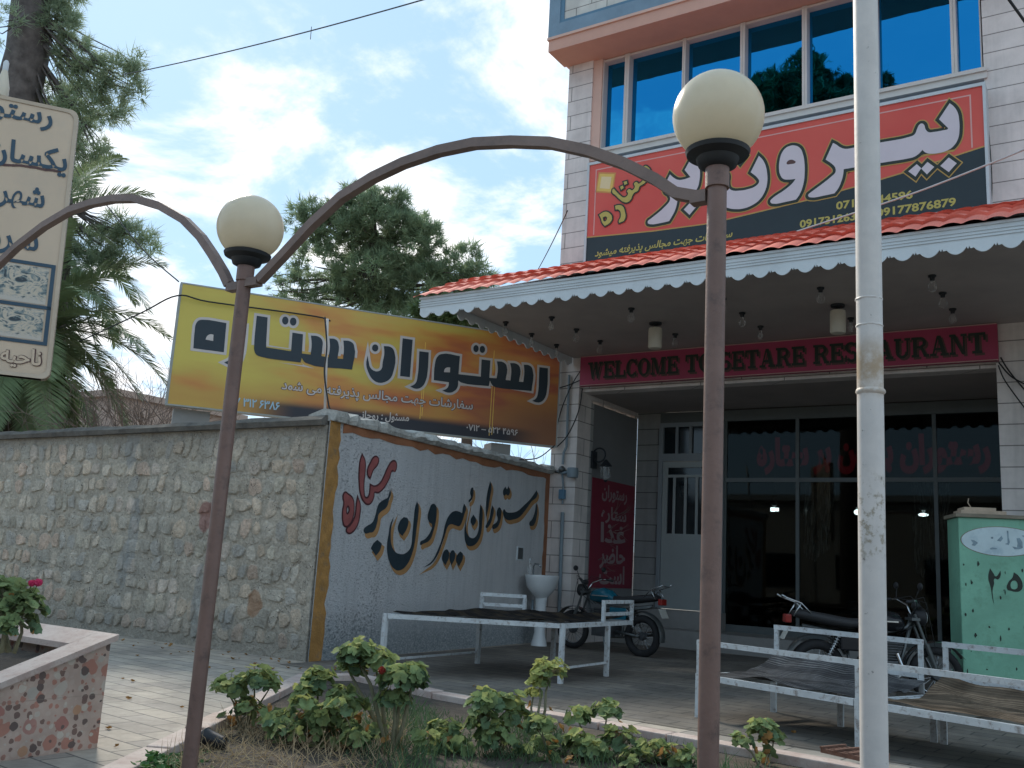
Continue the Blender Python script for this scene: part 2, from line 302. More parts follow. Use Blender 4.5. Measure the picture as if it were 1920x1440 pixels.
M('soffit_pink', (.62, .36, .28), .8, .06, 2, .1, 20)
M('trim_pink', (.66, .44, .36), .75, .06)
M('trim_blue', (.19, .28, .36), .6, .12, 3)
M('trim_blue_dark', (.10, .20, .29), .6, .1, 3)
M('frame_white', (.62, .57, .53), .45, .06, 3)
M('canopy_soffit', (.37, .325, .305), .6, .12, 1.2, stain=(.32, .29, .27), stain_scale=2.2, stain_amt=.3)
M('valance_white', (.60, .64, .66), .45, .07, 2, stain=(.4, .43, .44), stain_scale=3, stain_amt=.3)
M('tile_red', (.72, .20, .145), .7, .14, 3, .1, 40, stain=(.52, .13, .09), stain_scale=2.5, stain_amt=.5)
M('banner_maroon', (.36, .045, .10), .5, .08, 1.5)
M('banner_edge', (.50, .30, .28), .6, .05)
M('board_frame', (.33, .35, .33), .5, .15, 6)
M('sign_frame', (.52, .58, .60), .4, .08)
M('sign_black', (.018, .030, .036), .4, .1)
M('letter_white', (.60, .56, .60), .5, .03)
M('letter_black', (.020, .030, .022), .5, .05)
M('letter_yellow', (.46, .40, .10), .5, .05)
M('line_yellow', (.46, .30, .08), .5, .05)
M('oval_mark', (.24, .33, .38), .6, .3, 20)
M('line_pale', (.64, .35, .32), .5, .05)
M('print_navy', (.020, .033, .045), .45, .05)
M('print_pale', (.58, .53, .50), .5, .04)
M('print_brown', (.10, .05, .045), .5, .04)
M('print_blue', (.06, .24, .38), .5, .04)
M('print_sky', (.36, .55, .66), .5, .05)
M('painted_sun_glint', (.85, .55, .12), .4, .04)  # bright yellow standing in for sun behind the billboard
M('star_glow', (.70, .50, .12), .5, .1); M('star_mid', (.58, .27, .08), .5, .05); M('star_core', (.72, .60, .34), .5, .05)
M('slate_letter', (.035, .075, .115), .5, .08)
M('tan_panel', (.60, .475, .35), .5, .06, 1.5, stain=(.48, .41, .33), stain_scale=2, stain_amt=.4)
M('tan_frame', (.52, .43, .33), .5, .1, 4)
M('red_banner', (.21, .02, .04), .5, .1, 1.5)
M('banner_pale', (.30, .22, .22), .5, .05)
M('wall_dark_red', (.26, .075, .055), .6, .15)
M('wall_tan_shadow', (.40, .22, .09), .65, .15, 8); M('wall_deep_blue', (.02, .035, .045), .6, .2, 8); M('wall_maroon', (.28, .085, .08), .6, .22, 6); M('wall_maroon_edge', (.07, .02, .025), .6, .2)
M('ochre_paint', (.38, .20, .06), .75, .3, 6, .6, 40, stain=(.2, .15, .10), stain_scale=7, stain_amt=.8)
M('orange_paint', (.30, .125, .06), .75, .2, 5, .3, 40, stain=(.25, .12, .07), stain_scale=4, stain_amt=.6)
M('coping_cement', (.13, .12, .105), .9, .25, 7, .8, 25, stain=(.07, .065, .06), stain_scale=3, stain_amt=.8)
M('broken_cement', (.46, .46, .43), .9, .3, 18, 1., 30, stain=(.12, .11, .10), stain_scale=9, stain_amt=.8)
M('brown_metal', (.185, .115, .095), .45, .2, 3, .15, 50, stain=(.095, .066, .058), stain_scale=13, stain_amt=.75)
M('arch_metal', (.20, .145, .125), .55, .15, 5, .1, 60, stain=(.11, .085, .08), stain_scale=6, stain_amt=.6)
M('collar_black', (.018, .022, .026), .5, .1)
M('globe_cream', (.76, .695, .545), .25, .07, 2.5, translucent=.35, stain=(.66, .59, .45), stain_scale=4, stain_amt=.35)
M('lamp_white', (.74, .70, .60), .4, .04, translucent=.3)
M('frame_paint', (.52, .55, .56), .55, .14, 6, .15, 60, stain=(.15, .10, .075), stain_scale=19, stain_amt=.8)
M('door_paint', (.30, .325, .32), .5, .05, 2)
M('door_frame', (.22, .245, .26), .5, .06, 2)
M('dark_glass', (.006, .012, .016), .1, .05, spec=.5)
M('steel_dark', (.12, .13, .13), .4, .1, metal=.6)
M('alu_dark', (.10, .115, .115), .45, .06)
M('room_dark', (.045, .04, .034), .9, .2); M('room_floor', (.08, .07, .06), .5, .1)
M('neon_red', (.22, .008, .02), .5, .05, emit=(.5, .01, .035, .05))
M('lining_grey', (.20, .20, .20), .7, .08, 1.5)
M('grass_blade', (.07, .13, .06), .7, .35, 3, translucent=.3)
M('lit_lamp', (.9, .95, .95), .4, .02, emit=(.85, .95, 1., 4.))
M('step_stone', (.26, .25, .235), .6, .12, 3)
M('soil', (.055, .045, .036), .95, .35, 6, 1., 18, stain=(.10, .08, .055), stain_scale=3, stain_amt=.6)
M('earth', (.17, .15, .12), .95, .2, 1)
M('bark', (.10, .085, .075), .95, .3, 5, 1., 14); M('pine_bark', (.12, .105, .10), .95, .45, 5, 1., 5)
M('twig', (.20, .16, .14), .9, .2, 4); M('stem', (.20, .19, .12), .8, .25, 12, .4, 30); M('green_stem', (.12, .17, .06), .7, .2, 9)
M('pine_needle', (.25, .33, .20), .65, .35, 1.2, translucent=.5); M('pine_needle_pale', (.30, .375, .24), .65, .3, 1.2, translucent=.45)  # needle colours lightened to carry the windscreen haze
M('bush_leaf', (.09, .15, .06), .6, .3, 2, translucent=.3)
M('palm_leaf', (.17, .235, .12), .55, .3, 2, translucent=.2); M('palm_dry', (.17, .15, .085), .7, .3, 3, translucent=.2)
M('geranium_leaf', (.20, .27, .12), .8, .4, 11, .3, 60, spec=.15, translucent=.33, stain=(.27, .28, .09), stain_scale=7, stain_amt=.7); M('geranium_young', (.37, .41, .15), .8, .3, 11, .3, 60, spec=.15, translucent=.4, stain=(.42, .38, .12), stain_scale=7, stain_amt=.6); M('geranium_dark', (.12, .185, .10), .8, .4, 11, .3, 60, spec=.15, translucent=.25)
M('leaf_dry', (.30, .16, .05), .8, .3, 9, translucent=.3); M('petal_pink', (.62, .05, .16), .5, .1, translucent=.3); M('petal_red', (.34, .035, .025), .5, .1, translucent=.3)
M('straw', (.36, .28, .17), .9, .3, 9, translucent=.2); M('clover', (.06, .15, .04), .6, .3, 9, translucent=.3)
M('cable_grey', (.10, .105, .11), .6, .1); M('cable_black', (.02, .02, .022), .6, .1); M('cable_white', (.6, .58, .56), .6, .1); M('pipe_grey', (.20, .25, .28), .5, .1)
M('ceramic', (.66, .69, .70), .15, .05, 2); M('chrome', (.5, .52, .53), .2, .03, metal=1.)
M('tyre', (.018, .018, .019), .85, .15, 12); M('engine', (.09, .095, .10), .4, .2, 12, metal=.5)
M('tank_teal', (.006, .10, .15), .25, .05); M('tank_black', (.012, .013, .016), .25, .05); M('seat_black', (.022, .022, .024), .6, .1); M('lens_red', (.25, .02, .015), .3, .05); M('plate_pale', (.42, .42, .38), .5, .1); M('lens_clear', (.5, .52, .52), .1, .05)
M('cabinet_green', (.20, .44, .31), .5, .2, 2.5, .12, 20, stain=(.13, .28, .19), stain_scale=5, stain_amt=.7); M('cabinet_lid', (.22, .19, .14), .7, .25, 6); M('cabinet_white', (.55, .66, .68), .5, .1, 5, stain=(.38, .5, .55), stain_scale=7, stain_amt=.8); M('cabinet_grey', (.40, .50, .55), .5, .12)
M('foam', (.46, .36, .27), .9, .2, 8); M('rust', (.16, .085, .06), .9, .35, 14, .8, 40)
M('black_plastic', (.012, .013, .016), .35, .1); M('distant_clay', (.40, .30, .25), .9, .12, .3); M('render_grey', (.30, .30, .29), .85, .12, 2); M('facade_far', (.34, .31, .27), .9, .1, .3)

# ---------------------------------------------------------------- builders
class MB:
    def __init__(s): s.v = []; s.f = []
    def quad(s, a, b, c, d):
        n = len(s.v); s.v += [tuple(a), tuple(b), tuple(c), tuple(d)]; s.f.append((n, n+1, n+2, n+3)); return s
    def poly(s, pts):
        n = len(s.v); s.v += [tuple(p) for p in pts]; s.f.append(tuple(range(n, n+len(pts)))); return s
    def hexa(s, p):            # eight corners: bottom loop 0-3, top loop 4-7
        n = len(s.v); s.v += [tuple(q) for q in p]
        s.f += [tuple(n+i for i in f) for f in ((3, 2, 1, 0), (4, 5, 6, 7), (0, 1, 5, 4), (1, 2, 6, 5), (2, 3, 7, 6), (3, 0, 4, 7))]; return s
    def box(s, x0, x1, y0, y1, z0, z1):
        return s.hexa([(x0, y0, z0), (x1, y0, z0), (x1, y1, z0), (x0, y1, z0), (x0, y0, z1), (x1, y0, z1), (x1, y1, z1), (x0, y1, z1)])
    def obox(s, O, u, v, n, u0, u1, v0, v1, n0, n1):
        P = lambda a, b, c: O + u*a + v*b + n*c
        return s.hexa([P(u0, v0, n0), P(u1, v0, n0), P(u1, v0, n1), P(u0, v0, n1), P(u0, v1, n0), P(u1, v1, n0), P(u1, v1, n1), P(u0, v1, n1)])
    def tube(s, pts, r, k=8, cap=True, flat=1.):
        pts = [Vector(p) for p in pts]; rs = r if isinstance(r, (list, tuple)) else [r]*len(pts)
        T = [(pts[min(i+1, len(pts)-1)]-pts[max(i-1, 0)]).normalized() for i in range(len(pts))]
        a = T[0].orthogonal().normalized() if abs(T[0].z) < .95 else Vector((1, 0, 0))
        if abs(T[0].z) < .95: a = T[0].cross(Vector((0, 0, 1))).normalized()
        base = len(s.v)
        for i, p in enumerate(pts):
            a = (a - T[i]*a.dot(T[i])).normalized(); b = T[i].cross(a)
            for j in range(k):
                q = 2*math.pi*(j+.5)/k; s.v.append(tuple(p + a*(math.cos(q)*rs[i]) + b*(math.sin(q)*rs[i]*flat)))
        for i in range(len(pts)-1):
            for j in range(k):
                s.f.append((base+i*k+j, base+i*k+(j+1) % k, base+(i+1)*k+(j+1) % k, base+(i+1)*k+j))
        if cap:
            s.f.append(tuple(base+j for j in range(k))[::-1]); s.f.append(tuple(base+(len(pts)-1)*k+j for j in range(k)))
        return s
    def lathe(s, prof, k=24, c=(0, 0, 0), ax=None):   # profile of (radius, height)
        c = Vector(c); z = Vector(ax or (0, 0, 1)).normalized(); a = z.orthogonal().normalized(); b = z.cross(a); base = len(s.v)
        for r, h in prof:
            for j in range(k):
                q = 2*math.pi*j/k; s.v.append(tuple(c + z*h + a*(r*math.cos(q)) + b*(r*math.sin(q))))
        for i in range(len(prof)-1):
            for j in range(k): s.f.append((base+i*k+j, base+i*k+(j+1) % k, base+(i+1)*k+(j+1) % k, base+(i+1)*k+j))
        if prof[0][0] > 1e-4: s.f.append(tuple(base+j for j in range(k))[::-1])
        if prof[-1][0] > 1e-4: s.f.append(tuple(base+(len(prof)-1)*k+j for j in range(k)))
        return s
    def ball(s, c, r, k=20, sc=(1, 1, 1)):
        c = Vector(c); base = len(s.v); n = k//2
        for i in range(n+1):
            t = math.pi*i/n
            for j in range(k):
                q = 2*math.pi*j/k; s.v.append((c.x+r*sc[0]*math.sin(t)*math.cos(q), c.y+r*sc[1]*math.sin(t)*math.sin(q), c.z+r*sc[2]*math.cos(t)))
        for i in range(n):
            for j in range(k): s.f.append((base+i*k+j, base+(i+1)*k+j, base+(i+1)*k+(j+1) % k, base+i*k+(j+1) % k))
        return s
    def ring(s, c, ax, Rr, r, k=28, m=8):
        c = Vector(c); z = Vector(ax).normalized(); a = z.orthogonal().normalized(); b = z.cross(a); base = len(s.v)
        for i in range(k):
            q = 2*math.pi*i/k; d = a*math.cos(q)+b*math.sin(q)
            for j in range(m):
                w = 2*math.pi*j/m; s.v.append(tuple(c + d*(Rr+r*math.cos(w)) + z*(r*math.sin(w))))
        for i in range(k):
            for j in range(m):
                i2 = (i+1) % k; j2 = (j+1) % m; s.f.append((base+i*m+j, base+i2*m+j, base+i2*m+j2, base+i*m+j2))
        return s
    def build(s, name, mat, parent=None, smooth=False, bevel=0., uv=None, auto=None):
        me = bpy.data.meshes.new(name); O = world(parent) if parent else Vector((0, 0, 0))
        if parent and parent.get('_local'): O = Vector((0, 0, 0))
        me.from_pydata([(p[0]-O.x, p[1]-O.y, p[2]-O.z) for p in s.v], [], s.f)
        me.materials.append(MATS[mat]); me.update()
        if smooth: me.polygons.foreach_set('use_smooth', [True]*len(me.polygons))
        if uv:
            l = me.uv_layers.new(name='UVMap'); k = 0
            for pg in me.polygons:
                for li in pg.loop_indices:
                    l.data[li].uv = uv(Vector(me.vertices[me.loops[li].vertex_index].co)+O)
        o = bpy.data.objects.new(name, me); COL.objects.link(o)
        if parent: o.parent = parent
        if bevel:
            b = o.modifiers.new('edge', 'BEVEL'); b.width = bevel; b.segments = 2; b.limit_method = 'ANGLE'; b.angle_limit = R(40)
        if auto:
            bm = bmesh.new(); bm.from_mesh(me)
            for e in bm.edges:
                if len(e.link_faces) == 2 and e.calc_face_angle(0) > R(auto): e.smooth = False
            bm.to_mesh(me); bm.free()
        return o
def world(o):
    p = Vector((0, 0, 0))
    while o: p = p + Vector(o.location); o = o.parent
    return p
def tag(o, label, cat, group=None, kind=None):
    if label: o['label'] = label
    if cat: o['category'] = cat
    if group: o['group'] = group
    if kind: o['kind'] = kind
    return o
def struct(o, label=None, cat=None): return tag(o, label, cat, None, 'structure')
def thing(name, label, cat, loc=(0, 0, 0), group=None, local=False, rz=0):
    o = bpy.data.objects.new(name, None); COL.objects.link(o); o.location = loc; o.empty_display_size = .1
    if local: o['_local'] = 1; o.rotation_euler = (0, 0, rz)
    return tag(o, label, cat, group)
def local_child(o): o['_local'] = 1; return o
def dup(root, loc, rz=0., label=None, scale=None):
    def cp(o, par):
        c = o.copy(); COL.objects.link(c)
        if par: c.parent = par
        for ch in list(o.children): cp(ch, c)
        return c
    r = cp(root, None); r.location = loc; r.rotation_euler = (0, 0, rz)
    if scale: r.scale = (scale,)*3
    if label: r['label'] = label
    return r

# ---------------------------------------------------------------- lettering
FT = {}
for row in """ا FE8D FE8E - -|ب FE8F FE90 FE91 FE92|پ FB56 FB57 FB58 FB59|ت FE95 FE96 FE97 FE98|ج FE9D FE9E FE9F FEA0|ح FEA1 FEA2 FEA3 FEA4|خ FEA5 FEA6 FEA7 FEA8|د FEA9 FEAA - -|ذ FEAB FEAC - -|ر FEAD FEAE - -|س FEB1 FEB2 FEB3 FEB4|ش FEB5 FEB6 FEB7 FEB8|ض FEBD FEBE FEBF FEC0|غ FECD FECE FECF FED0|ف FED1 FED2 FED3 FED4|ق FED5 FED6 FED7 FED8|ک FB8E FB8F FB90 FB91|ل FEDD FEDE FEDF FEE0|م FEE1 FEE2 FEE3 FEE4|ن FEE5 FEE6 FEE7 FEE8|و FEED FEEE - -|ه FEE9 FEEA FEEB FEEC|ی FBFC FBFD FBFE FBFF|ئ FE89 FE8A FE8B FE8C""".split('|'):
    p = row.split(); FT[p[0]] = [None if x == '-' else chr(int(x, 16)) for x in p[1:]]
def shape(s):                  # joined forms, laid out from right to left
    o = []
    for i, c in enumerate(s):
        if c not in FT: o.append(c); continue
        f = FT[c]; pv = s[i-1] if i else ' '; nx = s[i+1] if i+1 < len(s) else ' '
        jp = pv in FT and FT[pv][2] is not None; jn = nx in FT and f[2] is not None
        o.append(f[3] if jp and jn else f[1] if jp else f[2] if jn else f[0])
    return ''.join(o[::-1])
def curve_mesh(cu):
    o = bpy.data.objects.new('tmp', cu); COL.objects.link(o); dg = bpy.context.evaluated_depsgraph_get(); dg.update()
    e = o.evaluated_get(dg); me = e.to_mesh(); v = [tuple(p.co) for p in me.vertices]; f = [tuple(p.vertices) for p in me.polygons]; e.to_mesh_clear()
    bpy.data.objects.remove(o); bpy.data.curves.remove(cu); return v, f
def text(name, s, mat, parent, O, u, v, u0, u1, base, height=None, offset=.02, lift=.003, rot=0., italic=0., tilt=0.):
    """one line of lettering laid on the plane O, u, v between u0 and u1 at height base; height = size of the letters.
    Strokes of one letter may overlap, so every closed outline is filled by itself, with the holes that lie in it."""
    cu = bpy.data.curves.new('t', 'FONT'); cu.body = s; cu.size = 1; cu.shear = italic
    o = bpy.data.objects.new('tmp', cu); COL.objects.link(o); dg = bpy.context.evaluated_depsgraph_get(); dg.update()
    sp = []
    for q in o.to_curve(dg).splines:
        pts = [(p.co.copy(), p.handle_left.copy(), p.handle_right.copy()) for p in q.bezier_points]
        if not pts: pts = [(p.co.to_3d(),)*3 for p in q.points]
        if len(pts) > 1: sp.append((pts, sum(a[0].x*b_[0].y-b_[0].x*a[0].y for a, b_ in zip(pts, pts[1:]+pts[:1]))/2))
    o.to_curve_clear(); bpy.data.objects.remove(o); bpy.data.curves.remove(cu)
    def inside(p, pts):
        c = False
        for a, b_ in zip(pts, pts[1:]+pts[:1]):
            a, b_ = a[0], b_[0]
            if (a.y > p.y) != (b_.y > p.y) and p.x < (b_.x-a.x)*(p.y-a.y)/(b_.y-a.y)+a.x: c = not c
        return c
    par = []                   # the smallest outline that holds this one; a hole turns the other way round than it
    for k, (pts, ar) in enumerate(sp):
        best = None
        for m, (qts, am) in enumerate(sp):
            if m != k and abs(am) > abs(ar) and sum(inside(p[0], qts) for p in pts) > .8*len(pts) and (best is None or abs(am) < abs(sp[best][1])): best = m
        par.append(best)
    hole = [par[k] is not None and sp[k][1]*sp[par[k]][1] < 0 for k in range(len(sp))]
    grp = []
    for k in range(len(sp)):
        if not hole[k]: grp.append([sp[k][0]] + [sp[m][0] for m in range(len(sp)) if hole[m] and par[m] == k])
    V, F, I = [], [], []
    for k, g_ in enumerate(grp):
        cu = bpy.data.curves.new('g', 'CURVE'); cu.dimensions = '2D'; cu.fill_mode = 'BOTH'; cu.offset = offset; cu.resolution_u = 3
        for pts in g_:
            q = cu.splines.new('BEZIER'); q.bezier_points.add(len(pts)-1); q.use_cyclic_u = True
            for bp, p in zip(q.bezier_points, pts): bp.handle_left_type = bp.handle_right_type = 'FREE'; bp.co, bp.handle_left, bp.handle_right = p
        v_, f_ = curve_mesh(cu); b0 = len(V); V += v_; F += [tuple(b0+i for i in q) for q in f_]; I += [k]*len(v_)
    n = u.cross(v).normalized(); xs = [p[0] for p in V]; a, b = min(xs), max(xs); sx = (u1-u0)/(b-a); sy = height if height else sx
    mb = MB(); c, d = math.cos(rot), math.sin(rot)
    for p, k in zip(V, I):
        x = (p[0]-a)*sx; y = p[1]*sy + tilt*x; x, y = x*c-y*d, x*d+y*c
        mb.v.append(tuple(O + u*(u0+x) + v*(base+y) + n*(lift + .0003*(k % 7))))
    mb.f = F
    return mb.build(name, mat, parent)
def glyphs(name, shapes, mat, parent, O, u, v, offset=0., lift=.003, shift=(0, 0), holes=True):
    n = u.cross(v).normalized(); mb = MB()
    for k, sh in enumerate(shapes):
        cu = bpy.data.curves.new('g', 'CURVE'); cu.dimensions = '2D'; cu.fill_mode = 'BOTH'; cu.offset = offset; cu.resolution_u = 4
        for li, lp in enumerate(sh):
            if li and not holes: continue
            area = sum(a[0]*b[1]-b[0]*a[1] for a, b in zip(lp, lp[1:]+lp[:1]))
            if (area > 0) == (li == 0): lp = lp[::-1]
            sp = cu.splines.new('BEZIER'); sp.bezier_points.add(len(lp)-1); sp.use_cyclic_u = True
            for bp, p in zip(sp.bezier_points, lp):
                bp.co = (p[0], p[1], 0); h = 'VECTOR' if len(p) > 2 else 'AUTO'; bp.handle_left_type = h; bp.handle_right_type = h
        V, F = curve_mesh(cu); b0 = len(mb.v)
        mb.v += [tuple(O + u*(p[0]+shift[0]) + v*(p[1]+shift[1]) + n*(lift+.0005*(k % 3))) for p in V]; mb.f += [tuple(b0+i for i in q) for q in F]
    return mb.build(name, mat, parent)
# slab-serif capitals drawn as strokes: each piece a polygon in a unit box
def slab(ch):
    t, s = .24, .13            # thick stem, serif height
    r = lambda x0, y0, x1, y1: [(x0, y0), (x1, y0), (x1, y1), (x0, y1)]
    def arc(cx, cy, a, b, w, wt, q0, q1, k=14):
        o = []; i = []
        for j in range(k+1):
            q = R(q0+(q1-q0)*j/k); ww = wt+(w-wt)*abs(math.cos(q)); o.append((cx+a*math.cos(q), cy+b*math.sin(q))); i.append((cx+(a-ww)*math.cos(q), cy+(b-wt-.02)*math.sin(q)))
        return [[o[j], o[j+1], i[j+1], i[j]] for j in range(k)]
    if ch == 'E': return [r(.1, 0, .34, 1), r(0, 0, .9, s), r(0, 1-s, .9, 1), r(.34, .44, .66, .56), r(.58, .32, .7, .68), r(.76, s, .9, .34), r(.76, .66, .9, 1-s)], .98
    if ch == 'L': return [r(.1, 0, .34, 1), r(0, 0, .9, s), r(0, 1-s, .46, 1), r(.76, s, .9, .40)], .96
    if ch == 'T': return [r(.36, 0, .62, 1), r(.2, 0, .78, s), r(0, 1-s, .98, 1), r(0, .62, .13, 1-s), r(.85, .62, .98, 1-s)], 1.04
    if ch == 'W': return [[(.12, 1), (.36, 1), (.52, 0), (.38, 0)], [(.38, 0), (.5, 0), (.72, .8), (.60, .8)], [(.56, 1), (.80, 1), (.96, 0), (.82, 0)], [(.82, 0), (.94, 0), (1.2, 1), (1.08, 1)], r(0, 1-s, .46, 1), r(.98, 1-s, 1.32, 1), r(.54, .9, .86, 1)], 1.38
    if ch == 'M': return [r(.1, 0, .22, 1), [(.12, 1), (.38, 1), (.68, .1), (.54, 0)], [(.56, 0), (.66, .1), (.96, 1), (.86, 1)], r(.86, 0, 1.1, 1), r(0, 0, .36, s), r(.74, 0, 1.22, s), r(0, 1-s, .36, 1), r(.9, 1-s, 1.22, 1)], 1.3
    if ch == 'N': return [r(.1, 0, .22, 1), [(.1, 1), (.36, 1), (.90, 0), (.72, 0)], r(.78, 0, .9, 1), r(0, 0, .36, s), r(0, 1-s, .30, 1), r(.66, 1-s, 1.02, 1)], 1.1
    if ch == 'A': return [[(.12, 0), (.24, 0), (.54, 1), (.44, 1)], [(.44, 1), (.66, 1), (1.0, 0), (.74, 0)], r(.26, .28, .80, .40), r(0, 0, .38, s), r(.62, 0, 1.12, s)], 1.16
    if ch == 'U': return [r(.1, .3, .34, 1), r(.76, .3, .88, 1), r(0, 1-s, .46, 1), r(.64, 1-s, 1.0, 1)] + arc(.49, .32, .39, .33, .2, .13, 180, 360), 1.06
    if ch == 'R': return [r(.1, 0, .34, 1), r(0, 0, .46, s), r(0, 1-s, .6, 1), r(.3, .44, .6, .55), [(.5, .5), (.7, .5), (.98, 0), (.76, 0)], r(.72, 0, 1.06, s)] + arc(.56, .725, .34, .275, .22, .12, -90, 90, 10), 1.1
    if ch == 'C': return arc(.48, .5, .48, .52, .25, .12, 40, 320, 20) + [r(.76, .62, .88, 1.0), r(.78, .0, .88, .3)], .98
    if ch == 'O': return arc(.5, .5, .5, .52, .26, .11, 0, 360, 26), 1.06
    if ch == 'S': return arc(.42, .74, .40, .28, .24, .12, 30, 270, 12) + arc(.46, .27, .40, .29, .25, .12, 90, -150, 12) + [r(.70, .66, .82, 1.0), r(.04, .0, .15, .34)], .94
    return [], .5
def slab_text(name, s, mat, parent, O, u, v, u0, u1, base, h, lift=.003, grow=0., shift=(0, 0)):
    n = u.cross(v).normalized(); tot = sum(slab(c)[1] for c in s); sc = (u1-u0)/tot; x = 0; mb = MB(); k = 0
    for c in s:
        ps, w = slab(c)
        for p in ps:
            mb.poly([O + u*(u0+(x+a)*sc+shift[0]) + v*(base+b*h+shift[1]) + n*(lift+.00025*(k % 8)) for a, b in p]); k += 1
        x += w
    return mb.build(name, mat, parent)
X, Y, Zv = Vector((1, 0, 0)), Vector((0, 1, 0)), Vector((0, 0, 1))
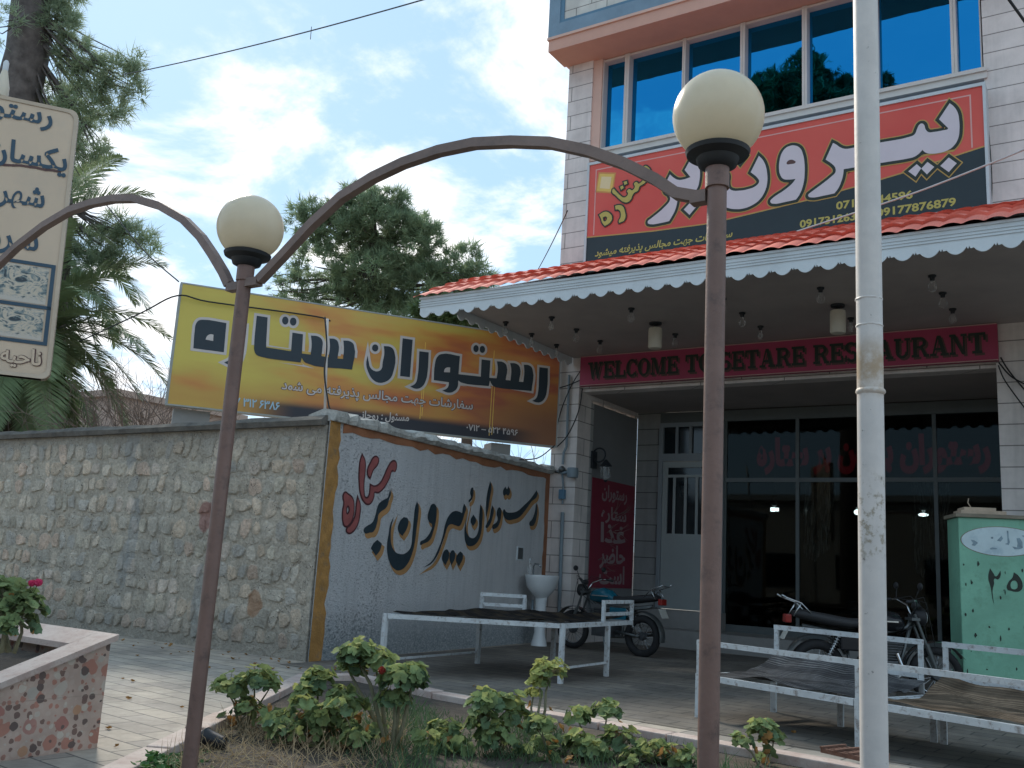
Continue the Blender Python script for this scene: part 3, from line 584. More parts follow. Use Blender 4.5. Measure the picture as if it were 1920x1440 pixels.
GL={"upw":[[[[-1.806,8.03,1],[-1.755,7.97],[-1.706,7.863],[-1.69,7.737],[-1.691,7.602],[-1.712,7.472],[-1.773,7.37],[-1.855,7.319],[-1.972,7.302],[-2.077,7.314],[-2.141,7.343],[-2.184,7.392,1],[-2.236,7.341],[-2.303,7.307],[-2.375,7.3],[-2.643,7.302],[-2.823,7.305],[-3.282,7.306,1],[-3.293,7.213],[-3.321,7.112],[-3.366,7.014],[-3.42,6.947,1],[-3.573,6.938],[-3.772,6.943],[-3.807,6.967],[-3.807,6.997],[-3.783,7.016],[-3.44,7.24],[-3.404,7.281],[-3.404,7.347],[-3.438,7.407],[-3.547,7.512,1],[-3.435,7.76,1],[-3.392,7.727],[-3.327,7.665],[-3.251,7.626],[-3.142,7.622],[-2.818,7.626],[-2.344,7.632],[-2.283,7.654],[-2.245,7.735],[-2.214,7.791],[-2.184,7.802],[-2.154,7.778],[-2.132,7.697],[-2.092,7.647],[-2.033,7.637],[-1.846,7.635,1],[-1.836,7.654,1],[-1.952,7.816,1]]],[[[-4.03,7.842],[-3.938,7.784],[-3.887,7.664],[-3.865,7.513],[-3.862,7.367],[-3.883,7.178],[-3.94,7.02],[-3.996,6.945,1],[-4.156,6.936],[-4.352,6.939],[-4.387,6.963],[-4.393,6.994],[-4.364,7.026],[-4.156,7.142],[-4.041,7.231],[-4.002,7.284,1],[-4.11,7.292],[-4.191,7.319],[-4.237,7.389],[-4.258,7.491],[-4.249,7.637],[-4.214,7.754],[-4.157,7.822],[-4.099,7.844]],[[-4.139,7.557],[-4.127,7.595],[-4.076,7.613],[-4.018,7.586],[-4.001,7.556],[-4.076,7.542]]],[[[-4.58,7.777,1],[-4.52,7.702],[-4.472,7.593],[-4.445,7.452],[-4.444,7.304],[-4.481,7.163],[-4.563,7.042],[-4.693,6.965],[-4.824,6.938],[-4.945,6.947],[-5.068,6.984],[-5.173,7.051],[-5.23,7.117],[-5.256,7.21],[-5.245,7.322],[-5.197,7.44],[-5.149,7.546],[-5.112,7.577],[-5.081,7.533],[-5.086,7.42],[-5.066,7.328],[-5.01,7.274],[-4.9,7.249],[-4.755,7.248],[-4.624,7.281],[-4.573,7.34],[-4.589,7.392],[-4.71,7.527,1]]],[[[-4.881,7.71,1],[-4.784,7.82,1],[-4.883,7.97,1],[-4.98,7.85,1]]],[[[-5.702,7.994,1],[-5.606,7.866],[-5.57,7.75],[-5.559,7.655],[-5.569,7.533],[-5.595,7.43],[-5.657,7.349],[-5.78,7.316],[-5.905,7.314],[-5.943,7.259,1],[-5.978,7.109],[-6.038,6.995],[-6.084,6.925,1],[-6.226,6.916],[-6.418,6.923],[-6.465,6.95],[-6.461,6.992],[-6.421,7.017],[-6.154,7.201],[-6.077,7.297],[-6.095,7.378],[-6.177,7.471],[-6.142,7.638],[-6.089,7.746,1],[-6.024,7.679],[-5.944,7.625],[-5.849,7.613],[-5.725,7.632,1],[-5.83,7.776,1]]],[[[-5.723,7.183,1],[-5.622,7.089,1],[-5.727,6.976,1],[-5.829,7.085,1]]],[[[-2.264,7.19,1],[-2.206,7.117,1],[-2.286,7.003,1],[-2.38,7.102,1]]],[[[-2.121,7.196,1],[-2.033,7.104,1],[-2.132,7.008,1],[-2.206,7.11,1]]],[[[-1.841,7.208,1],[-1.741,7.102,1],[-1.847,6.989,1],[-1.954,7.103,1]]]],"upy":[[[[-6.553,7.985],[-6.499,7.959],[-6.439,7.86],[-6.468,7.761],[-6.54,7.678],[-6.588,7.652],[-6.637,7.632],[-6.667,7.557],[-6.733,7.533],[-6.764,7.494],[-6.795,7.419],[-6.86,7.382],[-6.928,7.402],[-7.015,7.473],[-7.086,7.55],[-7.153,7.618],[-7.15,7.666,1],[-7.125,7.678,1],[-7.071,7.612],[-7.0,7.535],[-6.931,7.483],[-6.881,7.49],[-6.849,7.541],[-6.868,7.589],[-6.827,7.617],[-6.784,7.586],[-6.751,7.596],[-6.725,7.648],[-6.742,7.702],[-6.698,7.723],[-6.655,7.683],[-6.606,7.706],[-6.574,7.741],[-6.536,7.838],[-6.573,7.957]]],[[[-6.942,7.767,1],[-6.883,7.773,1],[-6.869,7.722,1],[-6.923,7.707,1]]],[[[-7.006,7.69,1],[-6.953,7.704,1],[-6.934,7.653,1],[-6.984,7.629,1]]],[[[-7.087,7.356,1],[-7.011,7.359],[-6.942,7.324],[-6.896,7.212],[-6.884,7.114],[-6.915,7.055,1],[-6.998,7.037,1],[-7.008,7.062],[-6.977,7.129],[-6.98,7.226],[-7.025,7.281],[-7.075,7.286,1]]],[[[-7.39,7.243,1],[-7.28,7.282],[-7.193,7.244],[-7.138,7.155],[-7.161,7.078],[-7.269,7.022,1],[-7.323,7.087],[-7.353,7.173]],[[-7.319,7.183,1],[-7.259,7.193],[-7.232,7.153],[-7.281,7.105]]]],"yel":[[[[-5.34,4.115,1],[-5.351,4.388],[-5.345,4.49],[-5.313,4.544],[-5.262,4.565],[-4.913,4.566,1],[-4.902,4.115,1]],[[-5.184,4.27,1],[-5.167,4.326],[-5.125,4.36],[-5.079,4.36,1],[-5.073,4.263,1]]],[[[-4.778,4.565,1],[-4.622,4.567,1],[-4.615,4.283],[-4.627,4.101],[-4.676,3.979],[-4.779,3.93],[-4.882,3.96,1],[-4.804,4.019],[-4.772,4.146],[-4.766,4.311]]],[[[-4.483,4.748,1],[-4.319,4.746,1],[-4.297,4.329],[-4.291,4.276,1],[-3.914,4.269,1],[-3.922,4.564,1],[-3.758,4.561,1],[-3.745,4.256,1],[-3.611,4.258,1],[-3.61,4.427],[-3.635,4.559,1],[-3.516,4.559],[-3.453,4.509],[-3.439,4.383],[-3.441,4.256,1],[-3.329,4.252,1],[-3.324,4.433],[-3.343,4.554,1],[-3.248,4.555],[-3.196,4.503],[-3.187,4.253,1],[-3.1,4.257,1],[-3.1,4.414],[-3.121,4.553,1],[-3.011,4.555],[-2.947,4.504],[-2.941,4.107,1],[-3.679,4.119],[-3.743,4.189,1],[-3.752,4.112,1],[-4.362,4.121],[-4.428,4.145],[-4.463,4.206],[-4.474,4.287]]],[[[-4.001,4.745],[-4.007,4.706],[-4.029,4.679],[-4.058,4.675],[-4.084,4.694],[-4.097,4.73],[-4.092,4.769],[-4.07,4.795],[-4.041,4.8],[-4.014,4.78]]],[[[-3.878,4.747],[-3.884,4.708],[-3.906,4.681],[-3.937,4.676],[-3.964,4.696],[-3.977,4.731],[-3.972,4.77],[-3.949,4.797],[-3.918,4.802],[-3.891,4.782]]],[[[0.282,4.574,1],[0.443,4.576,1],[0.444,4.177],[0.415,4.057],[0.346,3.976],[0.264,3.958],[0.18,3.975,1],[0.25,4.028],[0.284,4.157],[0.286,4.312]]],[[[-0.009,4.58,1],[0.105,4.576],[0.158,4.519],[0.16,4.142,1],[-0.501,4.127],[-0.553,4.149],[-0.608,4.227,1],[-0.621,4.131,1],[-1.104,4.127],[-1.165,4.157,1],[-1.167,4.053],[-1.22,3.972],[-1.314,3.933],[-1.431,3.956,1],[-1.357,3.996],[-1.326,4.052],[-1.326,4.108,1],[-1.585,4.109,1],[-1.586,4.372],[-1.557,4.498],[-1.494,4.557],[-1.165,4.57,1],[-1.167,4.263,1],[-0.774,4.272,1],[-0.779,4.566,1],[-0.62,4.569,1],[-0.621,4.273,1],[-0.491,4.28,1],[-0.477,4.444],[-0.503,4.571,1],[-0.388,4.571],[-0.323,4.519],[-0.325,4.273,1],[-0.237,4.275,1],[-0.235,4.476],[-0.262,4.573,1],[-0.143,4.575],[-0.078,4.522],[-0.08,4.275,1],[-0.002,4.279,1],[0.008,4.451]],[[-1.424,4.263,1],[-1.409,4.321],[-1.373,4.348],[-1.321,4.355,1],[-1.319,4.273,1]]],[[[-0.843,4.743],[-0.85,4.706],[-0.872,4.68],[-0.901,4.676],[-0.926,4.695],[-0.937,4.729],[-0.931,4.766],[-0.909,4.791],[-0.879,4.796],[-0.854,4.777]]],[[[-0.729,4.745],[-0.736,4.708],[-0.758,4.683],[-0.788,4.679],[-0.813,4.697],[-0.824,4.732],[-0.818,4.769],[-0.795,4.794],[-0.766,4.798],[-0.741,4.78]]],[[[-1.866,4.554,1],[-1.705,4.558,1],[-1.7,4.246],[-1.717,4.095],[-1.774,3.978],[-1.865,3.93],[-1.975,3.953,1],[-1.89,4.018],[-1.863,4.151],[-1.859,4.336]]],[[[-2.162,4.729,1],[-1.993,4.729,1],[-1.991,4.106,1],[-2.155,4.104,1]]],[[[-2.463,4.556,1],[-2.343,4.555],[-2.282,4.49],[-2.277,4.133],[-2.319,4.037],[-2.405,3.971],[-2.495,3.951],[-2.588,3.984],[-2.669,4.082],[-2.721,4.22],[-2.712,4.366,1],[-2.685,4.261],[-2.65,4.175],[-2.583,4.133],[-2.511,4.139],[-2.469,4.181],[-2.459,4.292],[-2.444,4.44]]],[[[-2.55,4.513],[-2.556,4.478],[-2.58,4.453],[-2.611,4.449],[-2.638,4.466],[-2.651,4.499],[-2.644,4.534],[-2.62,4.559],[-2.589,4.563],[-2.562,4.546]]]],"wr":[[[[0.612,2.449,1],[0.668,2.39],[0.686,2.259],[0.681,2.114],[0.703,1.996],[0.73,1.941],[0.78,1.931],[0.823,1.977],[0.832,2.057],[0.83,2.099,1],[0.907,2.088],[1.021,2.137],[1.107,2.257],[1.174,2.377],[1.249,2.449],[1.312,2.45],[1.335,2.396],[1.298,2.318,1],[1.262,2.35],[1.194,2.229],[1.088,2.094],[0.994,2.036],[0.911,2.026],[0.904,1.966],[0.872,1.903],[0.808,1.871],[0.726,1.897],[0.659,1.968],[0.602,2.13],[0.585,2.296],[0.591,2.393]]],[[[0.896,2.465],[0.939,2.442],[0.919,2.372],[0.856,2.315],[0.802,2.199,1],[0.761,2.231],[0.75,2.291],[0.797,2.381],[0.839,2.442]]],[[[0.595,1.915,1],[0.643,1.848],[0.653,1.73],[0.624,1.598],[0.542,1.511],[0.47,1.495],[0.438,1.522],[0.496,1.572],[0.56,1.653],[0.588,1.749],[0.586,1.843]]],[[[0.341,1.957],[0.398,1.944],[0.498,1.895],[0.528,1.815],[0.526,1.697],[0.474,1.6],[0.404,1.57],[0.361,1.616],[0.336,1.73],[0.347,1.846],[0.32,1.914]],[[0.416,1.817],[0.459,1.774],[0.447,1.726],[0.413,1.706],[0.387,1.757]]]],"wd":[[[[1.239,2.084,1],[1.26,2.048],[1.231,1.959],[1.201,1.869],[1.069,1.785],[1.034,1.746],[1.025,1.66],[0.962,1.536],[0.885,1.519],[0.79,1.508],[0.766,1.542],[0.818,1.587],[0.928,1.642],[0.976,1.73],[1.002,1.829],[1.026,1.88],[1.11,1.936],[1.207,1.981],[1.231,2.033]]],[[[1.056,1.432,1],[1.153,1.389,1],[1.132,1.315],[1.052,1.24,1],[0.942,1.325,1],[0.983,1.381]]],[[[1.356,1.726,1],[1.328,1.619],[1.327,1.508],[1.36,1.386],[1.444,1.304],[1.576,1.272],[1.703,1.295],[1.802,1.381],[1.816,1.535],[1.822,1.74],[1.834,1.908],[1.863,1.982,1],[1.907,1.927],[1.909,1.772],[1.895,1.616],[1.881,1.462],[1.836,1.294],[1.744,1.152],[1.603,1.074],[1.474,1.083],[1.358,1.165],[1.288,1.297],[1.274,1.407],[1.29,1.518],[1.304,1.642]]],[[[1.588,1.755,1],[1.69,1.731],[1.681,1.629],[1.587,1.516,1],[1.48,1.591],[1.51,1.693]]],[[[2.231,1.98],[2.33,1.961],[2.352,1.883],[2.345,1.749],[2.302,1.614],[2.245,1.506],[2.089,1.44],[2.01,1.429],[2.128,1.5],[2.233,1.597],[2.267,1.704],[2.191,1.739],[2.149,1.789],[2.171,1.896]]],[[[2.176,1.133,1],[2.344,1.223],[2.448,1.36],[2.548,1.545],[2.606,1.753],[2.697,1.874],[2.819,1.929],[2.951,1.928],[3.018,1.921],[3.031,1.993],[3.057,2.054,1],[3.109,1.999],[3.076,1.902],[3.032,1.805],[2.974,1.736],[2.865,1.735],[2.734,1.744],[2.655,1.699],[2.605,1.593],[2.539,1.454],[2.455,1.304],[2.309,1.177]]],[[[2.674,1.381],[2.747,1.304],[2.669,1.166,1],[2.573,1.264]]],[[[2.834,1.376],[2.907,1.31],[2.828,1.17,1],[2.759,1.293]]],[[[3.031,1.367,1],[3.115,1.318],[3.024,1.158,1],[2.934,1.265]]],[[[3.154,1.872,1],[3.138,1.764],[3.175,1.649],[3.309,1.573],[3.444,1.604],[3.513,1.716],[3.507,1.897],[3.516,2.08,1],[3.579,2.012],[3.595,1.818],[3.578,1.66],[3.499,1.535],[3.323,1.461],[3.183,1.49],[3.129,1.599],[3.122,1.752]]],[[[3.33,1.915,1],[3.415,1.843],[3.345,1.754,1],[3.268,1.821]]],[[[3.254,2.311],[3.289,2.266],[3.281,2.181],[3.221,2.11],[3.177,2.098],[3.237,2.165],[3.206,2.234]]],[[[3.761,2.455,1],[3.806,2.39],[3.781,2.226],[3.746,2.025],[3.704,1.911,1],[3.685,2.07],[3.701,2.281]]],[[[3.866,2.097,1],[3.917,2.039],[3.891,1.925],[3.826,1.809],[3.71,1.759],[3.729,1.803],[3.814,1.907],[3.838,2.02]]],[[[4.08,2.083],[4.148,2.044],[4.146,1.956],[4.12,1.853],[4.028,1.772],[3.904,1.771],[4.02,1.847],[4.062,1.912],[4.018,1.971],[4.034,2.048]]],[[[4.223,2.063],[4.305,2.031],[4.462,2.03],[4.672,2.072],[4.88,2.18],[5.091,2.304],[5.291,2.464,1],[5.326,2.406],[5.124,2.267],[4.942,2.119],[4.736,1.985],[4.527,1.932],[4.344,1.919],[4.234,1.975]]],[[[4.234,2.42,1],[4.29,2.387],[4.336,2.437,1],[4.39,2.358],[4.332,2.295],[4.273,2.309],[4.211,2.281],[4.173,2.338]]],[[[5.299,2.255,1],[5.343,2.177],[5.337,2.042],[5.278,1.917],[5.168,1.87],[5.094,1.898],[5.185,1.977],[5.259,2.09]]]],"cab":[[[[0.311,1.476,1],[0.347,1.418],[0.365,1.39],[0.397,1.421],[0.416,1.458,1],[0.418,1.409],[0.385,1.356],[0.355,1.366],[0.347,1.309],[0.328,1.236],[0.33,1.164],[0.339,1.076,1],[0.323,1.147],[0.313,1.251],[0.289,1.378]]],[[[0.552,1.446,1],[0.603,1.404],[0.636,1.302],[0.611,1.248],[0.558,1.233],[0.513,1.242],[0.479,1.253],[0.492,1.333],[0.534,1.384]],[[0.554,1.356],[0.584,1.291],[0.552,1.26],[0.515,1.28]]]]}

# ---------------------------------------------------------------- ground
g = MB().quad((-400, -400, -.03), (400, -400, -.03), (400, 400, -.03), (-400, 400, -.03)).build('ground', 'earth'); struct(g)
pv = MB()
nx, ny = 34, 30
for i in range(nx+1):
    for j in range(ny+1): pv.v.append((-26+i*38/nx, -7+j*28/ny, 0))
for i in range(nx):
    for j in range(ny): pv.f.append((i*(ny+1)+j, (i+1)*(ny+1)+j, (i+1)*(ny+1)+j+1, i*(ny+1)+j+1))
struct(pv.build('pavement', 'paving'))
struct(MB().quad((-7.93, 7.75, .004), (6, 6.95, .004), (6, 15.4, .004), (-8.15, 15.4, .004)).build('forecourt', 'forecourt_tile'))
gap = MB()
P = [onplane(x, y, 2, .004) for x, y in ((200, 1290), (300, 1281), (400, 1271), (520, 1262), (600, 1256))]
for a, b in zip(P, P[1:]):
    w = Vector((.0, .055, 0)); gap.quad(a, b, b+w, a+w)
struct(gap.build('drain_channel', 'sign_black'))
h = MB()                        # far hills behind the wall
for k in range(40):
    a0, a1 = R(95+k*3), R(95+(k+1)*3); f = lambda a: 26+12*math.sin(a*5)+7*math.sin(a*11+1)
    h.quad((260*math.cos(a0), 260*math.sin(a0), -1), (260*math.cos(a1), 260*math.sin(a1), -1), (300*math.cos(a1), 300*math.sin(a1), f(a1)*.6), (300*math.cos(a0), 300*math.sin(a0), f(a0)*.6))
struct(h.build('hills', 'distant_clay', smooth=True))

# ---------------------------------------------------------------- stone garden wall
sw = thing('stone_wall', 'long rubble stone wall with dark cement coping beside the paved path', 'wall', (-16, 8.3, 0))
wallm = MB().box(-34, -7.985, 8.2, 8.55, 0, 2.74); tint = [(.54, .485, .40)]*8; rr = random.Random(14); z = .10
PAL = [(0.592, 0.49, 0.38), (0.52, 0.47, 0.38), (0.622, 0.54, 0.437), (0.469, 0.43, 0.361), (0.551, 0.5, 0.418), (0.592, 0.51, 0.427), (0.469, 0.44, 0.389), (0.52, 0.46, 0.37), (0.592, 0.46, 0.361)]
while z < 2.55:
    rh = rr.uniform(.19, .30); x = -19.0 + rr.uniform(0, .2)
    while x < -8.12:
        w = rr.uniform(.11, .22) if rr.random() < .75 else rr.uniform(.2, .32); hgt = rh*rr.uniform(.66, 1.05)
        if x + w > -8.05: break
        if rr.random() < .97:
            cx_, cz_ = x+w/2, z+rh/2+rr.uniform(-.025, .025); k = 14; ex = rr.uniform(2.2, 5.0); ph = [rr.uniform(0, 6) for _ in range(3)]; d = rr.uniform(.008, .030); col = rr.choice(PAL); q = rr.uniform(.98, 1.26); col = tuple(v_*q for v_ in col); tl = rr.uniform(-.32, .32); b0 = len(wallm.v)
            for (f_, dep_, mixk) in ((1.07, .0, 0), (1.0, .5, .55), (.90, .95, 1), (.45, 1.08, 1)):
                for a_ in range(k):
                    an = 2*math.pi*a_/k; ca, sa = math.cos(an), math.sin(an); rad = (abs(ca)**ex+abs(sa)**ex)**(-1/ex)*(1+.08*math.sin(2*an+ph[0])+.10*math.sin(3*an+ph[1])+.06*math.sin(5*an+ph[2]))
                    px_, pz_ = ca*rad*w*.47*f_, sa*rad*hgt*.47*f_
                    wallm.v.append((cx_+px_+tl*pz_, 8.2-d*dep_*(1+.25*math.sin(an+ph[0]))-.0005, min(2.70, max(.01, cz_+pz_)))); tint.append(tuple(m0*(1-mixk)+c0*mixk for m0, c0 in zip((.54, .485, .40), col)))
            for r_ in range(3):
                for a_ in range(k): wallm.f.append((b0+r_*k+a_, b0+r_*k+(a_+1) % k, b0+(r_+1)*k+(a_+1) % k, b0+(r_+1)*k+a_))
            wallm.f.append(tuple(b0+3*k+a_ for a_ in range(k)))
        x += w + (rr.uniform(.004, .04) if rr.random() < .8 else rr.uniform(.04, .10))
    z += rh + rr.uniform(.0, .03)
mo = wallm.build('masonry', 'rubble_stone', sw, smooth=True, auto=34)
ca_ = mo.data.color_attributes.new('tint', 'FLOAT_COLOR', 'POINT')
for i_, c_ in enumerate(tint): ca_.data[i_].color = (*c_, 1)
cp = MB(); rr = random.Random(3); xs = [-34+i*.26 for i in range(101)]; pr = []
for x in xs:
    j = rr.uniform(-.02, .02); pr.append([(x, 8.13+j, 2.73), (x, 8.11+j, 2.79+j*.4), (x, 8.18, 2.85+j*.6), (x, 8.5, 2.86), (x, 8.62, 2.80), (x, 8.6, 2.73)])
for a, b in zip(pr, pr[1:]):
    for k in range(5): cp.quad(a[k], a[k+1], b[k+1], b[k])
    cp.quad(a[5], a[0], b[0], b[5])
cp.poly(pr[0]); cp.poly(pr[-1][::-1])
cp.build('coping', 'coping_cement', sw)

# ---------------------------------------------------------------- painted side wall
WO = Vector((-7.95, 8.25, 0)); wu = Vector((-.35, 5.75, 0)).normalized(); wn = wu.cross(Zv)
pw = thing('painted_wall', 'white plastered wall painted with dark calligraphy and ochre borders', 'wall', WO)
MB().obox(WO, wu, Zv, wn, .36, 5.98, 0, 2.79, -.30, -.009).build('masonry', 'render_grey', pw)
MB().obox(WO, wu, Zv, wn, -.04, 5.98, 0, 2.80, -.008, 0).build('plaster', 'painted_plaster', pw)
def wavy_strip(name, mat, pts, lift):
    mb = MB()
    for (a, b) in zip(pts, pts[1:]):
        mb.quad(*[WO + wu*q[0] + Zv*q[1] + wn*lift for q in ((a[0], a[1]), (b[0], b[1]), (b[2], b[3]), (a[2], a[3]))])
    return mb.build(name, mat, pw)
rr = random.Random(5)
wavy_strip('corner_stripe', 'ochre_paint', [(-.04, z, .17+rr.uniform(-.025, .03), z) for z in [i*2.8/26 for i in range(27)]], .004)
wavy_strip('end_stripe', 'orange_paint', [(5.62+rr.uniform(-.02, .02), z, 5.94, z) for z in [.2+i*2.6/20 for i in range(21)]], .004)
wavy_strip('head_stripe', 'orange_paint', [(u, 2.70+rr.uniform(-.03, .02), u, 2.8) for u in [.2+i*5.5/30 for i in range(31)]], .006)
cp = MB(); pr = []
for i in range(60):
    u = -.03+i*5.98/59; j = rr.uniform(-.025, .025); e = .10 if u > 1.6 else .06
    A = lambda n_, z_: WO + wu*u + wn*n_ + Zv*z_
    pr.append([A(.04+j, 2.79), A(e+j, 2.84+j*.4), A(.06+j, 2.90+j), A(-.12, 2.93+j), A(-.36, 2.87), A(-.36, 2.79)])
for a, b in zip(pr, pr[1:]):
    for k in range(5): cp.quad(a[k], b[k], b[k+1], a[k+1])
    cp.quad(a[5], b[5], b[0], a[0])
cp.poly(pr[0]); cp.poly(pr[-1][::-1])
cp.build('coping', 'broken_cement', pw)
glyphs('painted_lettering', GL['wd'], 'wall_tan_shadow', pw, WO, wu, Zv, offset=.018, lift=.003, shift=(.05, -.045))
glyphs('painted_lettering', GL['wd'], 'wall_deep_blue', pw, WO, wu, Zv, offset=.004, lift=.006)
glyphs('painted_lettering', GL['wr'], 'wall_maroon_edge', pw, WO, wu, Zv, offset=.022, lift=.0035)
glyphs('painted_lettering', GL['wr'], 'wall_maroon', pw, WO, wu, Zv, lift=.0065)

# ---------------------------------------------------------------- restaurant building
bd = thing('restaurant_building', 'two storey restaurant clad in cream stone with a blue glazed upper floor', 'building', (-4, 14.5, 0))
MB().box(-1.38, 5, 14.0, 16.3, 0, 10.42).build('pier', 'cream_cladding', bd)
w = MB(); w.box(-8.3, -7.80, 14.0, 14.45, 0, 10.42)                 # left pier
w.box(-7.95, -7.803, 14.45, 16.30, 0, 4.09); w.box(-8.3, -7.803, 14.45, 16.36, 4.145, 10.42)   # side of the recess, open along a slot
w.box(-7.95, -7.803, 16.30, 16.36, 0, 3.1); w.box(-7.95, -7.803, 16.327, 16.36, 3.1, 4.145)
for yq in (14.52, 14.95, 15.42, 15.85, 16.26): w.box(-7.92, -7.82, yq, yq+.04, 4.09, 4.145)
w.build('pier', 'cream_cladding', bd)
MB().box(-7.80, -1.38, 14.12, 14.40, 4.22, 8.44).build('wall', 'cream_cladding', bd)
MB().box(-7.80, -1.38, 14.40, 24, 8.2, 8.40).build('floor_slab', 'render_grey', bd)
MB().box(-7.80, -7.62, 14.03, 14.4, 8.44, 10.42).build('window_jamb', 'trim_pink', bd)
MB().box(-8.3, 5, 16.5, 24, 4.3, 10.42).build('rear_block', 'render_grey', bd)
# recess
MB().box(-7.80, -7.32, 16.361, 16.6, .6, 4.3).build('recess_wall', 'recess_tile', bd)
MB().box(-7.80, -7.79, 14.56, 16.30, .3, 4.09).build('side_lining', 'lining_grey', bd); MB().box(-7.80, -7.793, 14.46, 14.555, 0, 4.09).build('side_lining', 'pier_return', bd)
MB().box(-7.80, -1.38, 14.40, 16.4, 4.22, 4.3).build('recess_ceiling', 'canopy_soffit', bd)
cs = MB().box(-7.8, -1.38, 15.35, 16.36, 0, .3); cs.box(-7.8, -6.0, 15.95, 16.36, .3, .6); cs.box(-7.8, -1.38, 16.36, 22, 0, .29)
cs.build('steps', 'step_stone', bd)
MB().box(-7.32, -1.38, 16.34, 16.5, 4.0, 4.2).build('lintel', 'alu_dark', bd)
# balcony above
MB().box(-8.40, 5, 13.38, 13.98, 10.42, 10.64).build('balcony_soffit', 'soffit_pink', bd)
MB().box(-8.36, 5, 13.98, 24, 10.421, 10.64).build('balcony_soffit', 'soffit_pink', bd)
MB().box(-8.42, 5, 13.35, 13.42, 10.64, 10.69).build('balcony_moulding', 'trim_pink', bd)
b = MB().box(-8.41, 5, 13.36, 13.5, 10.69, 10.93); b.box(-8.41, -8.18, 13.36, 13.5, 10.93, 13.2); b.build('balcony_border', 'trim_blue', bd)
b = MB().box(-8.18, 5, 13.375, 13.5, 10.93, 10.99); b.box(-8.18, -8.10, 13.375, 13.5, 10.99, 13.2); b.build('balcony_border', 'trim_blue_dark', bd)
MB().box(-8.10, 5, 13.40, 14.6, 10.99, 13.2).build('balcony_front', 'balcony_tile', bd)
# upper windows: frames and panes
mull = [(-7.64, -7.60), (-7.18, -7.09), (-6.07, -6.01), (-5.03, -4.95), (-4.00, -3.92), (-2.95, -2.84), (-1.81, -1.73), (-1.42, -1.38)]
for (a, b_), (c_, d_) in zip(mull, mull[1:]):
    f = MB(); l0, r0 = (a+b_)/2, (c_+d_)/2
    f.box(l0+.002, b_, 14.06, 14.24, 8.60, 10.41); f.box(c_, r0-.002, 14.06, 14.24, 8.60, 10.41)
    f.box(b_, c_, 14.08, 14.24, 8.60, 8.64); f.box(b_, c_, 14.08, 14.24, 10.37, 10.41)
    wf = f.build('window', 'frame_white', bd)
    MB().box(b_, c_, 14.225, 14.235, 8.64, 10.37).build('pane', 'blue_glass', wf)
s = MB().box(-7.62, -1.34, 13.96, 14.2, 8.44, 8.60); s.box(-7.62, -1.34, 13.93, 13.96, 8.54, 8.60); s.build('window_sill', 'frame_white', bd)
MB().box(-7.62, -1.40, 14.09, 14.11, 8.26, 8.43).build('window_strip', 'blue_glass', bd)
# entrance door
dr = MB(); dr.box(-7.32, -7.24, 16.30, 16.42, .6, 4.0); dr.box(-6.16, -6.06, 16.30, 16.42, .6, 4.0); dr.box(-7.24, -6.16, 16.30, 16.42, 3.92, 4.0); dr.box(-7.24, -6.16, 16.30, 16.42, 3.28, 3.42)
for k in range(1, 4): dr.box(-7.24+k*.27-.025, -7.24+k*.27+.025, 16.31, 16.35, 3.42, 3.92)
dof = dr.build('door', 'door_frame', bd)
lf = MB().box(-7.235, -6.165, 16.32, 16.38, .61, 1.95); lf.box(-7.235, -7.14, 16.32, 16.38, 1.95, 3.27); lf.box(-6.26, -6.165, 16.32, 16.38, 1.95, 3.27); lf.box(-7.14, -6.26, 16.32, 16.38, 3.16, 3.27)
lf.build('door_leaf', 'door_paint', dof)
l2 = MB()
for k in range(4): l2.box(-7.14+.22*k-.0+.11, -7.14+.22*k+.16, 16.325, 16.345, 1.95, 2.98)
l2.box(-7.14, -6.26, 16.322, 16.348, 2.98, 3.03); l2.build('door_bar', 'door_paint', dof)
MB().box(-7.14, -6.26, 16.355, 16.365, 1.95, 3.16).box(-7.24, -6.16, 16.36, 16.37, 3.42, 3.92).build('door_glass', 'dark_glass', dof)
# shop front
sf = MB()
for x in (-6.05, -4.75, -2.55, -1.40): sf.box(x-.03, x+.03, 16.36, 16.42, .3, 4.0)
sf.box(-6.02, -1.43, 16.355, 16.425, 2.90, 2.97); sf.box(-6.02, -1.43, 16.355, 16.425, .3, .42)
fr = sf.build('shop_front', 'alu_dark', bd)
for a, b_ in ((-6.02, -4.78), (-4.72, -2.58), (-2.52, -1.43)):
    MB().box(a, b_, 16.385, 16.392, 2.97, 4.0).build('pane', 'shop_glass', fr); MB().box(a, b_, 16.385, 16.392, .42, 2.90).build('pane', 'shop_glass', fr)
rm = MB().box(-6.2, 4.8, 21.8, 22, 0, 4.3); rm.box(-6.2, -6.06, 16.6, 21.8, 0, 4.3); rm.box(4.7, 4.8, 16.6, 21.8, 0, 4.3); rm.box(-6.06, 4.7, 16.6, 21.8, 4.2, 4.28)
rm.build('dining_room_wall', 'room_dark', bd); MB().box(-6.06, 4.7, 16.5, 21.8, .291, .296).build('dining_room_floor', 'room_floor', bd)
text('neon_lettering', shape('رستوران بیرون بر ستاره'), 'neon_red', bd, Vector((0, 16.46, 0)), X, Zv, -5.5, -1.75, 3.22, height=.62, offset=.06)
